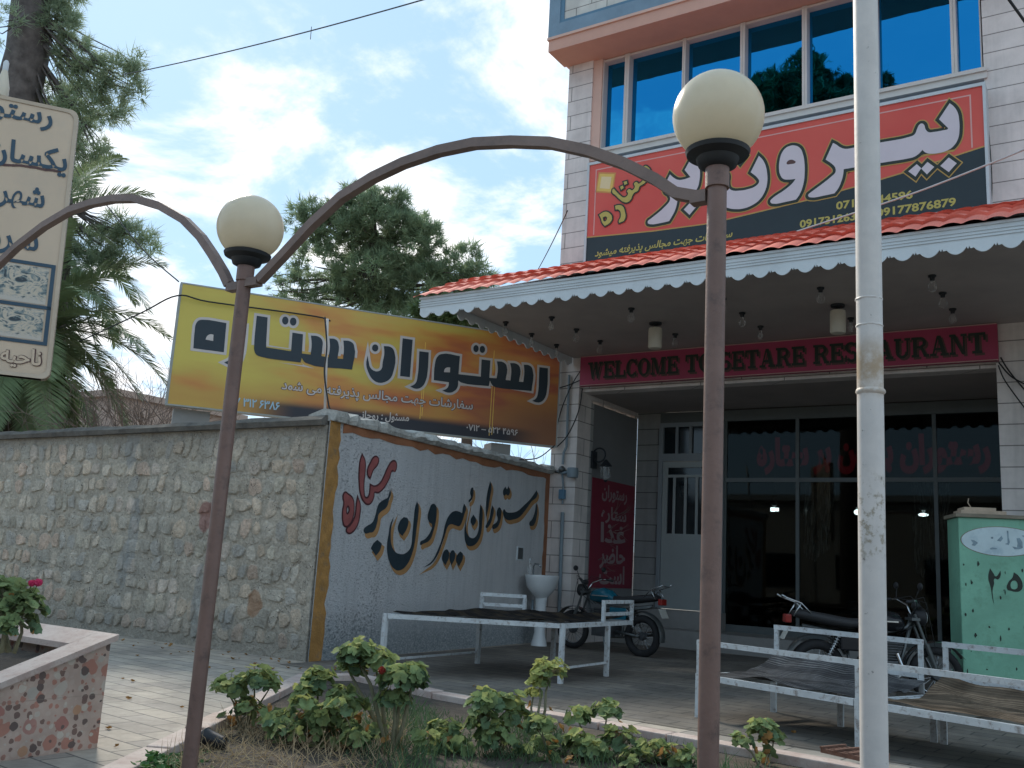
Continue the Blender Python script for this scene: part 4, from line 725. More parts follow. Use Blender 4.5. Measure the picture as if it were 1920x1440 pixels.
for x, z, yy in ((-5.35, 2.47, 17.0), (-3.95, 2.46, 17.2), (-2.85, 2.42, 17.0)):
    lm = thing('pendant_lamp', {-5.35: 'small lit double lamp hanging inside the dark left pane', -3.95: 'round lit bulb hanging inside the middle shop window', -2.85: 'small lit lamp hanging inside the right shop pane'}[x], 'lamp', (x, yy, z), 'lit lamps inside the dining room')
    if x == -5.35: MB().box(x-.07, x-.005, yy, yy+.04, z-.035, z+.035).box(x+.005, x+.07, yy, yy+.04, z-.03, z+.03).build('bulb', 'lit_lamp', lm)
    else: MB().ball((x, yy, z), .06, 14, (1, 1, .8) if x == -3.95 else (1.35, 1, .5)).build('bulb', 'lit_lamp', lm, smooth=True)
    MB().tube([(x, yy, z+.03), (x, yy, 4.2)], .006, 5).build('cord', 'cable_black', lm); MB().lathe([(.02, .05), (.07, .10), (.03, .15)], 14, (x, yy, z)).build('shade', 'steel_dark', lm, smooth=True)
for i, (x0, x1, z0) in enumerate(((-4.72, -4.15, 1.55), (-2.95, -2.35, 1.35))):
    pc = MB(); rr = random.Random(i+20); cols = []
    for k in range(15):
        t = k/14; cols.append([(x0+(x1-x0)*t*(1-.25*q) + rr.uniform(-.03, .03), 16.62+rr.uniform(-.05, .05)+.04*math.sin(k*2.1), 2.95-(2.95-z0)*q*(1-.28*abs(t-.4))) for q in (0, .25, .5, .75, 1)])
    for a, b_ in zip(cols, cols[1:]):
        for q in range(4): pc.quad(a[q], b_[q], b_[q+1], a[q+1])
    tag(pc.build('plastic_curtain', 'plastic_film', smooth=True), ('gathered clear plastic strip curtain hanging in the middle shop doorway', 'crumpled clear plastic sheet hanging behind the right shop pane')[i], 'curtain', 'plastic curtains in the shop front')

# ---------------------------------------------------------------- tiled canopy over the forecourt
cn = thing('entrance_canopy', 'deep entrance canopy with red tile roof and scalloped white valance', 'canopy', (-4, 12.2, 4.8))
MB().box(-7.92, 5, 10.52, 13.99, 4.80, 4.86).build('soffit', 'canopy_soffit', cn)
def scallops(u0, u1, per):
    pts = []; u = u0
    while u < u1-1e-6:
        w_ = min(per, u1-u)
        for k in range(9): a = math.pi*k/8; pts.append((u+w_*(.08+.70*(k/8)), -.058*math.sin(a)**.8))
        pts += [(u+w_*.82, .016), (u+w_*.87, -.010), (u+w_*.92, .020), (u+w_*.96, -.008)]
        u += per
    return pts
def valance(O, u, n, u0, u1, ztop, zb, per, name):
    mb = MB(); pts = scallops(u0, u1, per)
    for d in (0, .018):
        for (a, b_) in zip(pts, pts[1:]):
            q = [O+u*a[0]+Zv*(zb+a[1])+n*d, O+u*b_[0]+Zv*(zb+b_[1])+n*d, O+u*b_[0]+Zv*ztop+n*d, O+u*a[0]+Zv*ztop+n*d]
            mb.quad(*(q if d else q[::-1]))
    for (a, b_) in zip(pts, pts[1:]):
        mb.quad(O+u*a[0]+Zv*(zb+a[1]), O+u*b_[0]+Zv*(zb+b_[1]), O+u*b_[0]+Zv*(zb+b_[1])+n*.018, O+u*a[0]+Zv*(zb+a[1])+n*.018)
    for k, zz_ in enumerate((.10, .135, .17)): mb.obox(O, u, Zv, n, u0, u1, zb+zz_, zb+zz_+.014, .018, .030)
    mb.obox(O, u, Zv, n, u0, u1, ztop-.03, ztop, .018, .034)
    return mb.build(name, 'valance_white', cn)
valance(Vector((0, 10.46, 0)), X, -Y, -8.55, 4.9, 4.985, 4.735, .262, 'valance')
valance(Vector((-7.94, 0, 0)), Y, -X, 10.56, 13.96, 4.86, 4.70, .262, 'side_valance')
rf = MB(); nxr = 560; rows = 11; y0, y1, z0, z1 = 10.40, 13.98, 4.962, 6.42
vs = []; rj = random.Random(9)
for k in range(rows):
    for e in (0, 1):
        t = (k+e)/rows; lift = .022 if e == 0 else 0.0
        line = []
        for i in range(nxr+1):
            x = -8.62+i*13.4/nxr; ph = (x/.215) % 1; wv = .032*(abs(math.sin(math.pi*ph))**.8)
            xl = max(x, -8.62+.30*t); line.append((xl, y0+(y1-y0)*t-(.03 if e == 0 else 0)+(.012*math.sin(x*1.7+k*2)), z0+(z1-z0)*t**.82+wv+lift+.010*math.sin(x*.9+k)))
        vs.append(line)
for a, b_ in zip(vs, vs[1:]):
    n0 = len(rf.v); rf.v += a; n1 = len(rf.v); rf.v += b_
    for i in range(nxr): rf.f.append((n0+i, n0+i+1, n1+i+1, n1+i))
rf.build('tile_roof', 'tile_red', cn, smooth=False)
MB().hexa([(-8.5, 10.47, 4.93), (4.9, 10.47, 4.93), (4.9, 13.98, 6.28), (-8.3, 13.98, 6.28), (-8.5, 10.47, 4.96), (4.9, 10.47, 4.96), (4.9, 13.98, 6.33), (-8.3, 13.98, 6.33)]).build('roof_deck', 'steel_dark', cn)

# ceiling bulbs in three rows, two drum lamps
bl = thing('ceiling_bulb', '', 'light bulb', (0, 0, 0), 'bare bulbs under the canopy', local=True)
MB().lathe([(.045, 0), (.045, -.02), (.028, -.025), (.026, -.06)], 14).build('socket', 'collar_black', bl, smooth=True, auto=40)
MB().lathe([(.022, -.06), (.026, -.08), (.045, -.12), (.052, -.155), (.04, -.19), (.0, -.205)], 14).build('bulb_glass', 'clear_bulb_glass', bl, smooth=True)
first = True
rown = {11.47: 'front row', 12.22: 'middle row', 13.0: 'rear row'}
coln = ['over the painted wall', 'just left of the drum lamps', 'above WELCOME', 'right of the brown lamp post', 'left of the white pole', 'nearest the right pier']
for j, y in enumerate((11.47, 12.22, 13.0)):
    for i, x in enumerate((-7.70, -6.90, -5.62, -4.30, -3.04, -1.76)):
        if y == 12.22 and i in (2, 4): continue
        lab = 'clear bare bulb in the %s under the canopy, %s' % (rown[y], coln[i])
        if first: bl.location = (x, y, 4.80); bl['label'] = lab; first = False
        else: dup(bl, (x, y, 4.80), rnd.uniform(0, 6), lab)
for i, x in enumerate((-5.63, -3.04)):
    dl = thing('drum_lamp', ('cream cylinder lamp hanging under the canopy above WELCOME', 'cream cylinder lamp hanging under the canopy beside the white pole')[i], 'lamp', (x, 12.3, 4.8), 'cylinder lamps under the canopy')
    MB().lathe([(.09, 0), (.09, -.03), (.03, -.04), (.03, -.07)], 18, (x, 12.3, 4.8)).build('ceiling_rose', 'collar_black', dl, smooth=True, auto=40)
    MB().lathe([(.05, -.07), (.095, -.085), (.10, -.12), (.10, -.36), (.09, -.385), (.0, -.39)], 24, (x, 12.3, 4.8)).build('shade', 'lamp_white', dl, smooth=True, auto=50)

# ---------------------------------------------------------------- big red shop sign
us = thing('shop_sign', 'large red and black shop sign with huge white Persian lettering under the blue windows', 'sign', (-4.5, 13.9, 6.4))
O = Vector((0, 13.72, 0))
MB().box(-7.62, -1.38, 13.72, 13.98, 6.42, 8.20).build('panel', 'red_print', us)
f = MB(); f.box(-7.66, -1.34, 13.70, 14.0, 8.20, 8.25); f.box(-7.66, -1.34, 13.70, 14.0, 6.37, 6.42); f.box(-7.66, -7.62, 13.70, 14.0, 6.42, 8.20); f.box(-1.38, -1.34, 13.70, 14.0, 6.42, 8.20)
f.build('sign_frame', 'sign_frame', us)
band = [(-7.62, 6.86), (-6.4, 6.79), (-5.49, 6.77), (-5.17, 6.785), (-3.83, 6.90), (-2.83, 7.03), (-2.43, 7.09), (-1.38, 7.28)]
mb = MB(); ln = MB()
for a, b_ in zip(band, band[1:]):
    mb.quad(O+X*a[0]+Zv*6.42-Y*.002, O+X*b_[0]+Zv*6.42-Y*.002, O+X*b_[0]+Zv*b_[1]-Y*.002, O+X*a[0]+Zv*a[1]-Y*.002)
    ln.quad(O+X*a[0]+Zv*a[1]-Y*.003, O+X*b_[0]+Zv*b_[1]-Y*.003, O+X*b_[0]+Zv*(b_[1]+.02)-Y*.003, O+X*a[0]+Zv*(a[1]+.02)-Y*.003)
mb.build('dark_band', 'sign_black', us); ln.build('band_line', 'line_yellow', us)
k = MB(); k.obox(O, X, Zv, -Y, -7.5, -1.53, 8.085, 8.105, .001, .002); k.obox(O, X, Zv, -Y, -7.5, -7.48, 6.9, 8.085, .001, .002); k.obox(O, X, Zv, -Y, -1.55, -1.53, 7.30, 8.085, .001, .002)
k.build('border_line', 'line_pale', us)
def quadp(name, mat, pts, d): MB().quad(*[O+X*a+Zv*b_-Y*d for a, b_ in pts]).build(name, mat, us)
def grow(p, s_):
    cx_ = sum(a for a, _ in p)/4; cy_ = sum(b_ for _, b_ in p)/4; return [(cx_+(a-cx_)*s_, cy_+(b_-cy_)*s_) for a, b_ in p]
star = [(-7.46, 7.70), (-7.17, 7.63), (-7.13, 7.95), (-7.42, 8.01)]
quadp('star', 'star_mid', grow(star, 1.18), .002); quadp('star', 'star_glow', grow(star, 1.0), .003); quadp('star', 'star_core', grow(star, .68), .004)
glyphs('lettering_edge', GL['upw'], 'line_yellow', us, O, X, Zv, .060, .004, holes=False)
glyphs('lettering_edge', GL['upw'], 'letter_black', us, O, X, Zv, .044, .007, holes=False)
glyphs('lettering', GL['upw'], 'letter_white', us, O, X, Zv, .0, .010)
wh = [[GL['upw'][1][1]]]; glyphs('lettering_eye', wh, 'print_brown', us, O, X, Zv, .0, .012)
glyphs('star_lettering', GL['upy'], 'letter_black', us, O, X, Zv, .024, .013)
glyphs('star_lettering', GL['upy'], 'letter_yellow', us, O, X, Zv, .0, .016)
text('small_lettering', shape('سفارشات جهت مجالس پذیرفته میشود'), 'letter_yellow', us, O, X, Zv, -7.45, -5.0, 6.50, height=.165, offset=.022, lift=.004, italic=.25)
for s_, a, b_, z in (('09173126386', -3.94, -2.93, 6.485), ('09177876879', -2.83, -1.77, 6.485), ('07125244596', -3.40, -2.33, 6.69)):
    text('phone_number', s_, 'letter_yellow', us, O, X, Zv, a, b_, z, height=.165, offset=.03, lift=.004)

# ---------------------------------------------------------------- yellow roadside billboard behind the wall
ya = R(55.33); yd = Vector((math.cos(ya), math.sin(ya), 0)); yn = yd.cross(Zv); YO = Vector((-8.5, 13.3, 0))
yb = thing('billboard', 'long yellow and orange restaurant billboard standing behind the garden walls', 'billboard', YO + yd*-2.5 + Zv*3.2)
U0, U1, V0, V1 = -5.60, .66, 3.25, 5.07
def buv(p): q = p-YO; return ((q.dot(yd)-U0)/(U1-U0), (q.z-V0)/(V1-V0))
MB().obox(YO, yd, Zv, yn, U0, U1, V0, V1, -.14, 0).build('panel', 'billboard_print', yb, uv=buv)
f = MB(); f.obox(YO, yd, Zv, yn, U0-.03, U1+.03, V1, V1+.022, -.15, .006); f.obox(YO, yd, Zv, yn, U0-.03, U1+.03, V0-.022, V0, -.15, .006); f.obox(YO, yd, Zv, yn, U0-.035, U0, V0, V1, -.15, .006); f.obox(YO, yd, Zv, yn, U1, U1+.022, V0, V1, -.15, .006)
f.build('sign_frame', 'board_frame', yb)
MB().obox(YO, yd, Zv, yn, U0+.1, U0+.62, 0, V0-.036, -.5, -.16).build('support_post', 'render_grey', yb); MB().obox(YO, yd, Zv, yn, -.45, -.10, 0, V0-.036, -.5, -.16).build('support_post', 'render_grey', yb)
glyphs('lettering_edge', GL['yel'], 'print_pale', yb, YO, yd, Zv, .040, .003, holes=False)
glyphs('lettering', GL['yel'], 'print_navy', yb, YO, yd, Zv, .0, .006, holes=False)
glyphs('lettering_eye', [[GL['yel'][0][1]], [GL['yel'][6][1]]], 'print_pale', yb, YO, yd, Zv, .0, .009)
def ytext(s_, m1, m2, a, b_, z, h, o1=.055, o2=.016, tilt=0.):
    text('small_lettering', s_, m2, yb, YO, yd, Zv, a-.012, b_+.012, z, h, o1, .003, tilt=tilt); text('small_lettering', s_, m1, yb, YO, yd, Zv, a, b_, z, h, o2, .006, tilt=tilt)
ytext(shape('سفارشات جهت مجالس پذیرفته می شود'), 'print_pale', 'print_brown', -4.0, -.88, 3.665, .20, tilt=.012)
text('small_lettering', shape('مسئول : روحانی'), 'print_pale', yb, YO, yd, Zv, -2.82, -1.95, 3.35, .165, .022, .005, tilt=.05)
text('small_lettering', '۰۷۱۲ – ۵۲۲ ۴۵۹۶', 'print_pale', yb, YO, yd, Zv, -.97, -.05, 3.355, .14, .02, .005)
text('small_lettering', '۰۹۱۷ ۳۱۲ ۶۳۸۶', 'print_sky', yb, YO, yd, Zv, -4.83, -4.0, 3.335, .17, .022, .005)
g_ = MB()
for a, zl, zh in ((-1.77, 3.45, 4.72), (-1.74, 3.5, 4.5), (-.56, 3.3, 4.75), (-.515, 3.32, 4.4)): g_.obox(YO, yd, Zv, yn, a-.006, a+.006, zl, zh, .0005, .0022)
g_.build('painted_seam_sun', 'painted_sun_glint', yb)  # sunlight leaking through the panel seams, painted as thin yellow strips

# ---------------------------------------------------------------- welcome banner, red side banner
wb = thing('welcome_banner', 'long maroon banner reading WELCOME TO SETARE RESTAURANT over the entrance', 'banner', (-4.5, 13.9, 4.27))
O = Vector((0, 13.88, 0))
MB().box(-7.73, -1.34, 13.88, 13.97, 4.275, 4.79).build('panel', 'banner_maroon', wb)
MB().box(-7.73, -1.34, 13.872, 13.88, 4.775, 4.79).box(-7.73, -1.34, 13.872, 13.88, 4.275, 4.288).build('edge_tape', 'banner_edge', wb)
slab_text('lettering_shadow', 'WELCOME TO SETARE RESTAURANT', 'print_brown', wb, O, X, Zv, -7.58, -1.47, 4.385, .29, .002, shift=(.028, -.03))
slab_text('lettering', 'WELCOME TO SETARE RESTAURANT', 'letter_black', wb, O, X, Zv, -7.58, -1.47, 4.385, .29, .006)
rb = thing('side_banner', 'tall dark red banner with pale Persian words on the recess side wall', 'banner', (-7.78, 15.4, .9))
MB().box(-7.789, -7.78, 14.58, 16.28, .92, 2.80).build('panel', 'red_banner', rb)
O = Vector((-7.78, 0, 0))
for s_, z, h in (('رستوران', 2.50, .30), ('ستاره', 2.12, .30), ('غذا', 1.72, .45), ('حاضر', 1.36, .42), ('است', 1.0, .42)):
    text('lettering', shape(s_), 'banner_pale', rb, O, Y, Zv, 14.95, 15.95, z, h, .03, .002)

# ---------------------------------------------------------------- tan signboard on the left
TO = Vector((-7.25, 4.17, 0)); tn = yd.cross(Zv); tv = (Zv - yd*.035)
ts = thing('tan_signboard', 'tan metal signboard with slate blue Persian words and two food pictures', 'sign', TO + yd*-.8 + Zv*2.4)
TB = TO + yd*.165                 # the board leans slightly, so its axes start right of the corner
bo = [];
def tpt(a, z, d=0.): return TB + yd*a + tv*z + tn*d
# rounded panel
rad = .065; a0, a1, z0, z1 = -1.60, -.005, 2.46, 4.76; pts = []
for cx_, cz_, q0 in ((a1-rad, z0+rad, -90), (a1-rad, z1-rad, 0), (a0+rad, z1-rad, 90), (a0+rad, z0+rad, 180)):
    for k in range(7): q = R(q0+15*k); pts.append((cx_+rad*math.cos(q), cz_+rad*math.sin(q)))
mb = MB(); mb.poly([tpt(a, z) for a, z in pts]); mb.poly([tpt(a, z, -.10) for a, z in pts][::-1])
for p, q in zip(pts, pts[1:]+pts[:1]): mb.quad(tpt(p[0], p[1]), tpt(p[0], p[1], -.10), tpt(q[0], q[1], -.10), tpt(q[0], q[1]))
mb.build('panel', 'tan_panel', ts)
fr = MB(); w_ = .03; cm = ((a0+a1)/2, (z0+z1)/2)
inn = [(cm[0]+(a-cm[0])*(1-2*w_/(a1-a0)), cm[1]+(z-cm[1])*(1-2*w_/(z1-z0))) for a, z in pts]
for p, q, pi, qi in zip(pts, pts[1:]+pts[:1], inn, inn[1:]+inn[:1]):
    fr.quad(tpt(*p, .012), tpt(*q, .012), tpt(*qi, .008), tpt(*pi, .008)); fr.quad(tpt(*p, -.104), tpt(*q, -.104), tpt(*q, .012), tpt(*p, .012))
fr.build('sign_frame', 'tan_frame', ts)
def tt(s_, a, b_, z, h, m_='slate_letter', off=.024, lift=.006): return text('lettering', shape(s_), m_, ts, TB, yd, tv, a, b_, z, h, off, lift)
tt('رستوران', -.95, -.195, 4.585, .235); tt('یکسان', -.645, -.05, 4.215, .255); tt('شهر', -.53, -.185, 3.87, .245); tt('سرو', -.56, -.195, 3.50, .26)
tt('ناحیه مقاومت', -.92, -.07, 2.565, .17, 'print_brown', .05); tt('ناحیه مقاومت', -.91, -.08, 2.565, .17, 'tan_panel', .02, .009); tt('خ', -.52, -.38, 2.70, .17, 'print_brown', .05)
bx = MB()
for z in (3.39, 3.04, 2.745): bx.obox(TB, yd, tv, tn, -1.5, -.05, z-.014, z+.014, .002, .007)
bx.obox(TB, yd, tv, tn, -.08, -.05, 2.759, 3.376, .002, .007); bx.build('picture_frame', 'slate_letter', ts)
for z0_, z1_ in ((3.062, 3.368), (2.767, 3.018)):
    MB().quad(tpt(-1.5, z0_, .004), tpt(-.095, z0_, .004), tpt(-.095, z1_, .004), tpt(-1.5, z1_, .004)).build('food_picture', 'food_print', ts, uv=lambda p: ((p-TB).dot(yd)*1.9+2, ((p-TB).z-z0_)/(z1_-z0_)*.8+.0))
ck = MB(); rr = random.Random(4); cpt = [(-.75+i*.06, 4.165-.0+i*.004+rr.uniform(-.008, .008)) for i in range(12)]
for p, q in zip(cpt, cpt[1:]): ck.quad(tpt(p[0], p[1]-.012, .004), tpt(q[0], q[1]-.01, .004), tpt(q[0], q[1]+.008, .004), tpt(p[0], p[1]+.01, .004))
ck.build('crack', 'print_brown', ts)
MB().tube([tpt(-1.2, .0, -.16), tpt(-1.2, 4.7, -.16)], .05, 10).build('support_post', 'tan_frame', ts)
bp = onplane(8, 176, 1, 3.75); bp = TB + yd*-.60 + tv*4.80
lb = thing('lamp_bulb', 'white bulb lamp mounted on the top edge of the tan signboard', 'light bulb', bp)
MB().lathe([(.05, -.035), (.055, .0), (.052, .06), (.03, .16), (.022, .20), (.0, .205)], 18, bp - tn*.04).build('bulb_glass', 'lamp_white', lb, smooth=True, auto=50)
MB().lathe([(.022, .19), (.022, .27), (.012, .29), (.0, .29)], 14, bp - tn*.04).build('socket', 'valance_white', lb, smooth=True, auto=50)

# ---------------------------------------------------------------- globe street lamps and arches
def street_lamp(x, y, zc, label, lean):
    t = thing('street_lamp', label, 'street lamp', (x, y, 0), 'globe lamps joined by arches')
    top = zc-.235
    MB().tube([(x+lean[0], y+lean[1], 0), (x+lean[0]*.5, y+lean[1]*.5, top*.5), (x, y, top)], .038, 20).build('pole', 'brown_metal', t, smooth=True, auto=40)
    MB().lathe([(.038, -.01), (.047, -.012), (.047, .105), (.06, .11)], 24, (x, y, top-.06)).build('sleeve', 'brown_metal', t, smooth=True, auto=35)
    MB().lathe([(.05, -.0), (.075, .012), (.085, .04), (.122, .055), (.128, .072), (.10, .085), (.06, .09)], 32, (x, y, zc-.225)).build('collar', 'collar_black', t, smooth=True, auto=45)
    MB().ball((x, y, zc), .181, 48).build('globe', 'globe_cream', t, smooth=True)
    return t
LL = street_lamp(-3.99, 3.36, 2.955, 'brown globe lamp post in front of the stone wall and yellow billboard', (-.0, 0))
RL = street_lamp(-1.29, 3.36, 3.015, 'brown globe lamp post nearer the camera, in front of the tiled canopy', (.0, 0))
MB().box(-1.395, -1.33, 3.335, 3.385, 2.655, 2.705).build('bracket', 'arch_metal', RL)
MB().box(-4.11, -4.02, 3.335, 3.385, 2.60, 2.645).build('bracket', 'arch_metal', LL); MB().box(-3.96, -3.87, 3.335, 3.385, 2.61, 2.655).build('bracket', 'arch_metal', LL)
def arch(pts, label, w=.023):
    mb = MB().tube([Vector((a, 3.36, z)) for a, z in pts], w*1.414, 4)
    return tag(mb.build('lamp_arch', 'arch_metal'), label, 'arch', 'square tube arches between the lamp posts')
arch([(-1.36, 2.68), (-1.46, 2.715), (-1.55, 2.79), (-1.70, 2.89), (-1.87, 2.98), (-2.07, 3.06), (-2.28, 3.11), (-2.49, 3.145), (-2.70, 3.15), (-2.92, 3.13), (-3.11, 3.09), (-3.32, 3.02), (-3.52, 2.90), (-3.71, 2.755), (-3.87, 2.64)], 'segmented square tube arch spanning between the two globe lamp posts')
arch([(-4.11, 2.64), (-4.17, 2.72), (-4.28, 2.84), (-4.40, 2.96), (-4.57, 3.09), (-4.82, 3.22), (-5.09, 3.315), (-5.31, 3.35), (-5.54, 3.36), (-5.77, 3.35), (-6.06, 3.285), (-6.36, 3.18), (-6.58, 3.07), (-6.80, 2.90)], 'segmented square tube arch crossing in front of the tan signboard')

wp = thing('white_pole', 'tall white painted steel pole with rust stained weld rings', 'pole', (-.775, 3.6, 0))
MB().tube([(-.785, 3.6, 0), (-.775, 3.6, 2), (-.765, 3.6, 5.2)], .047, 28).build('pole', 'white_pole_paint', wp, smooth=True, auto=40)
rr = random.Random(2)
for py, th, am in ((735, .012, .006), (612, .005, .0025), (562, .005, .002)):
    z = onplane(1630, py, 1, 3.6).z
    mb = MB(); k = 40; n0 = 0
    for i in range(5):
        for j in range(k):
            q = 2*math.pi*j/k; r = .0465 + am*math.sin(math.pi*i/4) + (rr.uniform(-.0015, .0025) if 0 < i < 4 else 0); mb.v.append((-.775+r*math.cos(q), 3.6+r*math.sin(q), z-th+2*th*i/4))
    for i in range(4):
        for j in range(k): mb.f.append((i*k+j, i*k+(j+1) % k, (i+1)*k+(j+1) % k, (i+1)*k+j))
    mb.build('weld_ring', 'white_pole_paint', wp, smooth=True)

# ---------------------------------------------------------------- planters
pl = thing('planter', 'raised planter faced with pink pebble terrazzo and a pale stone rim', 'planter', (-5.25, 3.7, 0))
xf, yb_, zt, sl = -5.24, 3.71, .615, .34          # street face, rear face, top, fall of the sloping front top
top = lambda y, d=0.: zt - sl*(yb_-y) + d
yl = 2.45; xl = -9.2
mb = MB(); mb.poly([(xf, yb_, 0), (xf, yl, 0), (xf, yl, top(yl)), (xf, yb_, zt)][::-1]); mb.poly([(xf, yb_, 0), (xl, yb_, 0), (xl, yb_, zt), (xf, yb_, zt)]); mb.poly([(xl, yb_, 0), (xl, yl, 0), (xl, yl, top(yl)), (xl, yb_, zt)]); mb.poly([(xf, yl, 0), (xl, yl, 0), (xl, yl, top(yl)), (xf, yl, top(yl))])
mb.build('side_wall', 'pebble_terrazzo', pl)
rim = MB(); w1 = .17
def slab_(x0, x1, y0, y1): rim.hexa([(x0, y0, top(y0)), (x1, y0, top(y0)), (x1, y1, top(y1)), (x0, y1, top(y1)), (x0, y0, top(y0, .035)), (x1, y0, top(y0, .035)), (x1, y1, top(y1, .035)), (x0, y1, top(y1, .035))])
slab_(xf-w1, xf+.03, yl, yb_+.03); slab_(xl, xf-w1-.003, yb_-.16, yb_+.03); slab_(xl, xf-w1-.003, yl, yl+.16)
rim.build('rim', 'kerb_stone', pl)
MB().poly([(xf-w1, yl+.16, top(yl+.16, -.05)), (xf-w1, yb_-.16, top(yb_-.16, -.05)), (xl, yb_-.16, top(yb_-.16, -.05)), (xl, yl+.16, top(yl+.16, -.05))]).build('soil', 'soil', pl)

kp = thing('kerbed_planter', 'low flower bed edged with pale pink stone kerb beside the lamp posts', 'planter', (-3.5, 4.5, 0))
path = [Vector(p) for p in ((-3.0, .9, 0), (-4.39, 3.12, 0), (-6.66, 6.77, 0), (-6.38, 7.32, 0), (-5.1, 6.98, 0), (-2.81, 6.70, 0), (-1.41, 6.52, 0), (2.5, 6.05, 0), (3.5, .9, 0))]
ctr = Vector((-2.6, 4.2, 0)); inner = []
for i, p in enumerate(path):
    pv_, nx_ = path[i-1], path[(i+1) % len(path)]
    d1 = (p-pv_).normalized(); d2 = (nx_-p).normalized(); n1_ = Vector((d1.y, -d1.x, 0)); n2_ = Vector((d2.y, -d2.x, 0)); m_ = (n1_+n2_).normalized(); inner.append(p + m_*(.155/max(.5, m_.dot(n1_))))
kb = MB(); rr = random.Random(8)
for i in range(len(path)):
    j = (i+1) % len(path); n_ = max(1, int((path[j]-path[i]).length/.55))
    for s_ in range(n_):
        t0, t1 = s_/n_+.004, (s_+1)/n_-.004; jz = rr.uniform(-.006, .006)
        p, q, pi, qi = path[i].lerp(path[j], t0), path[i].lerp(path[j], t1), inner[i].lerp(inner[j], t0), inner[i].lerp(inner[j], t1)
        kb.hexa([p, q, qi, pi, p+Zv*(.10+jz), q+Zv*(.10+jz), qi+Zv*(.10+jz), pi+Zv*(.10+jz)])
kb.build('kerb', 'kerb_stone', kp, bevel=.008)
MB().poly([p+Zv*.045 for p in inner]).build('soil', 'soil', kp)

# ---------------------------------------------------------------- takht beds
def takht(name, label, C4, z, leg0, rail, mats, rugname, ruglabel, seed, group='white steel takht beds'):
    FL, FR, BR, BL = [Vector((c[0], c[1], 0)) for c in C4]; t = thing(name, label, 'daybed', (FL+FR+BR+BL)/4, group)
    w_ = .026
    fr_ = MB()
    def bar(mb, a, b_, hw=w_, hh=w_):
        d = (b_-a).normalized(); s_ = d.cross(Zv)
        if s_.length < .1: s_ = X.copy()
        s_.normalize(); u_ = s_.cross(d); P = lambda p, i, j: p+s_*(i*hw)+u_*(j*hh)
        mb.hexa([P(a, -1, -1), P(b_, -1, -1), P(b_, 1, -1), P(a, 1, -1), P(a, -1, 1), P(b_, -1, 1), P(b_, 1, 1), P(a, 1, 1)])
    up_ = Zv*z
    for a, b_ in ((FL, FR), (FR, BR), (BR, BL), (BL, FL)):
        d = (b_-a).normalized(); bar(fr_, a+up_+d*(w_+.001), b_+up_-d*(w_+.001), w_, .024)
    for k in range(1, 5):
        q = k/5; a, b_ = FL.lerp(FR, q)+up_-Zv*.012, BL.lerp(BR, q)+up_-Zv*.012; d = (b_-a).normalized(); bar(fr_, a+d*.03, b_-d*.03, .014, .012)
    fr_.build('frame', 'frame_paint', t)
    for p in leg0:
        q = FL.lerp(FR, p[0]).lerp(BL.lerp(BR, p[0]), p[1]); m_ = MB(); bar(m_, q, q+Zv*(z-.025 if 0 < p[0] < 1 or 0 < p[1] < 1 else z+.026), .024, .024); m_.build('leg', 'frame_paint', t)
    for (p0, p1, h0, h1, nb) in rail:
        m_ = MB(); a = FL.lerp(FR, p0[0]).lerp(BL.lerp(BR, p0[0]), p0[1]); b_ = FL.lerp(FR, p1[0]).lerp(BL.lerp(BR, p1[0]), p1[1])
        d = (b_-a).normalized()
        for q in (a, b_): bar(m_, q+Zv*(z+.027), q+Zv*(z+h1-.02), .019, .019)
        bar(m_, a+Zv*(z+h1)-d*.019, b_+Zv*(z+h1)+d*.019, .019, .021)
        if nb: bar(m_, a+Zv*(z+h0)+d*.02, b_+Zv*(z+h0)-d*.02, .014, .020)
        m_.build('rail', 'frame_paint', t)
    rg = MB(); rr = random.Random(seed); nu, nv = 46, 26; ph = [rr.uniform(0, 6) for _ in range(6)]
    for i in range(nu+1):
        for j in range(nv+1):
            a, b_ = .02+.96*i/nu, .03+.94*j/nv; p = FL.lerp(FR, a).lerp(BL.lerp(BR, a), b_)
            hgt = .034+.006*(math.sin(a*13+b_*7+ph[0])+math.sin(a*29-b_*11+ph[1])*.6+math.sin(b_*23+a*5+ph[2])*.7)+.022*max(0, math.sin(a*7+3*math.sin(b_*4+ph[1])+ph[3]))**6+.015*max(0, math.sin(a*4-5*b_+ph[4]))**8 + mats[1]*max(0, b_-.62)**1.3*(1+.25*math.sin(a*5+ph[4])+.08*math.sin(a*17+ph[5]))
            rg.v.append((p.x, p.y, z+max(.027, hgt)))
    for i in range(nu):
        for j in range(nv): rg.f.append((i*(nv+1)+j, (i+1)*(nv+1)+j, (i+1)*(nv+1)+j+1, i*(nv+1)+j+1))
    tag(rg.build(rugname, mats[0], smooth=True), ruglabel, 'rug', 'rugs spread on the takht beds')
    return t
takht('takht_bed', 'white steel takht bed with a dark rug beside the painted wall', ((-6.80, 8.14), (-5.18, 9.16), (-5.24, 11.0), (-6.86, 10.0)), .60,
      ((0, 0), (1, 0), (1, .62), (.02, .98), (.5, 0.99)), (((1, .55), (1, .99), .11, .25, 1), ((.02, .99), (.30, .99), .12, .24, 1)), ('dark_rug', .16), 'rug', 'dark rumpled rug on the takht beside the painted wall', 11)
m_ = MB(); a = Vector((-5.18, 9.16, .16)); b_ = Vector((-5.215, 10.30, .16)); m_.tube([a, b_], .016, 4); m_.tube([Vector((-6.8, 8.14, .14)), Vector((-6.84, 9.98, .14))], .016, 4)
tk = [o for o in COL.objects if o.name == 'takht_bed'][0]; m_.build('stretcher', 'frame_paint', tk)
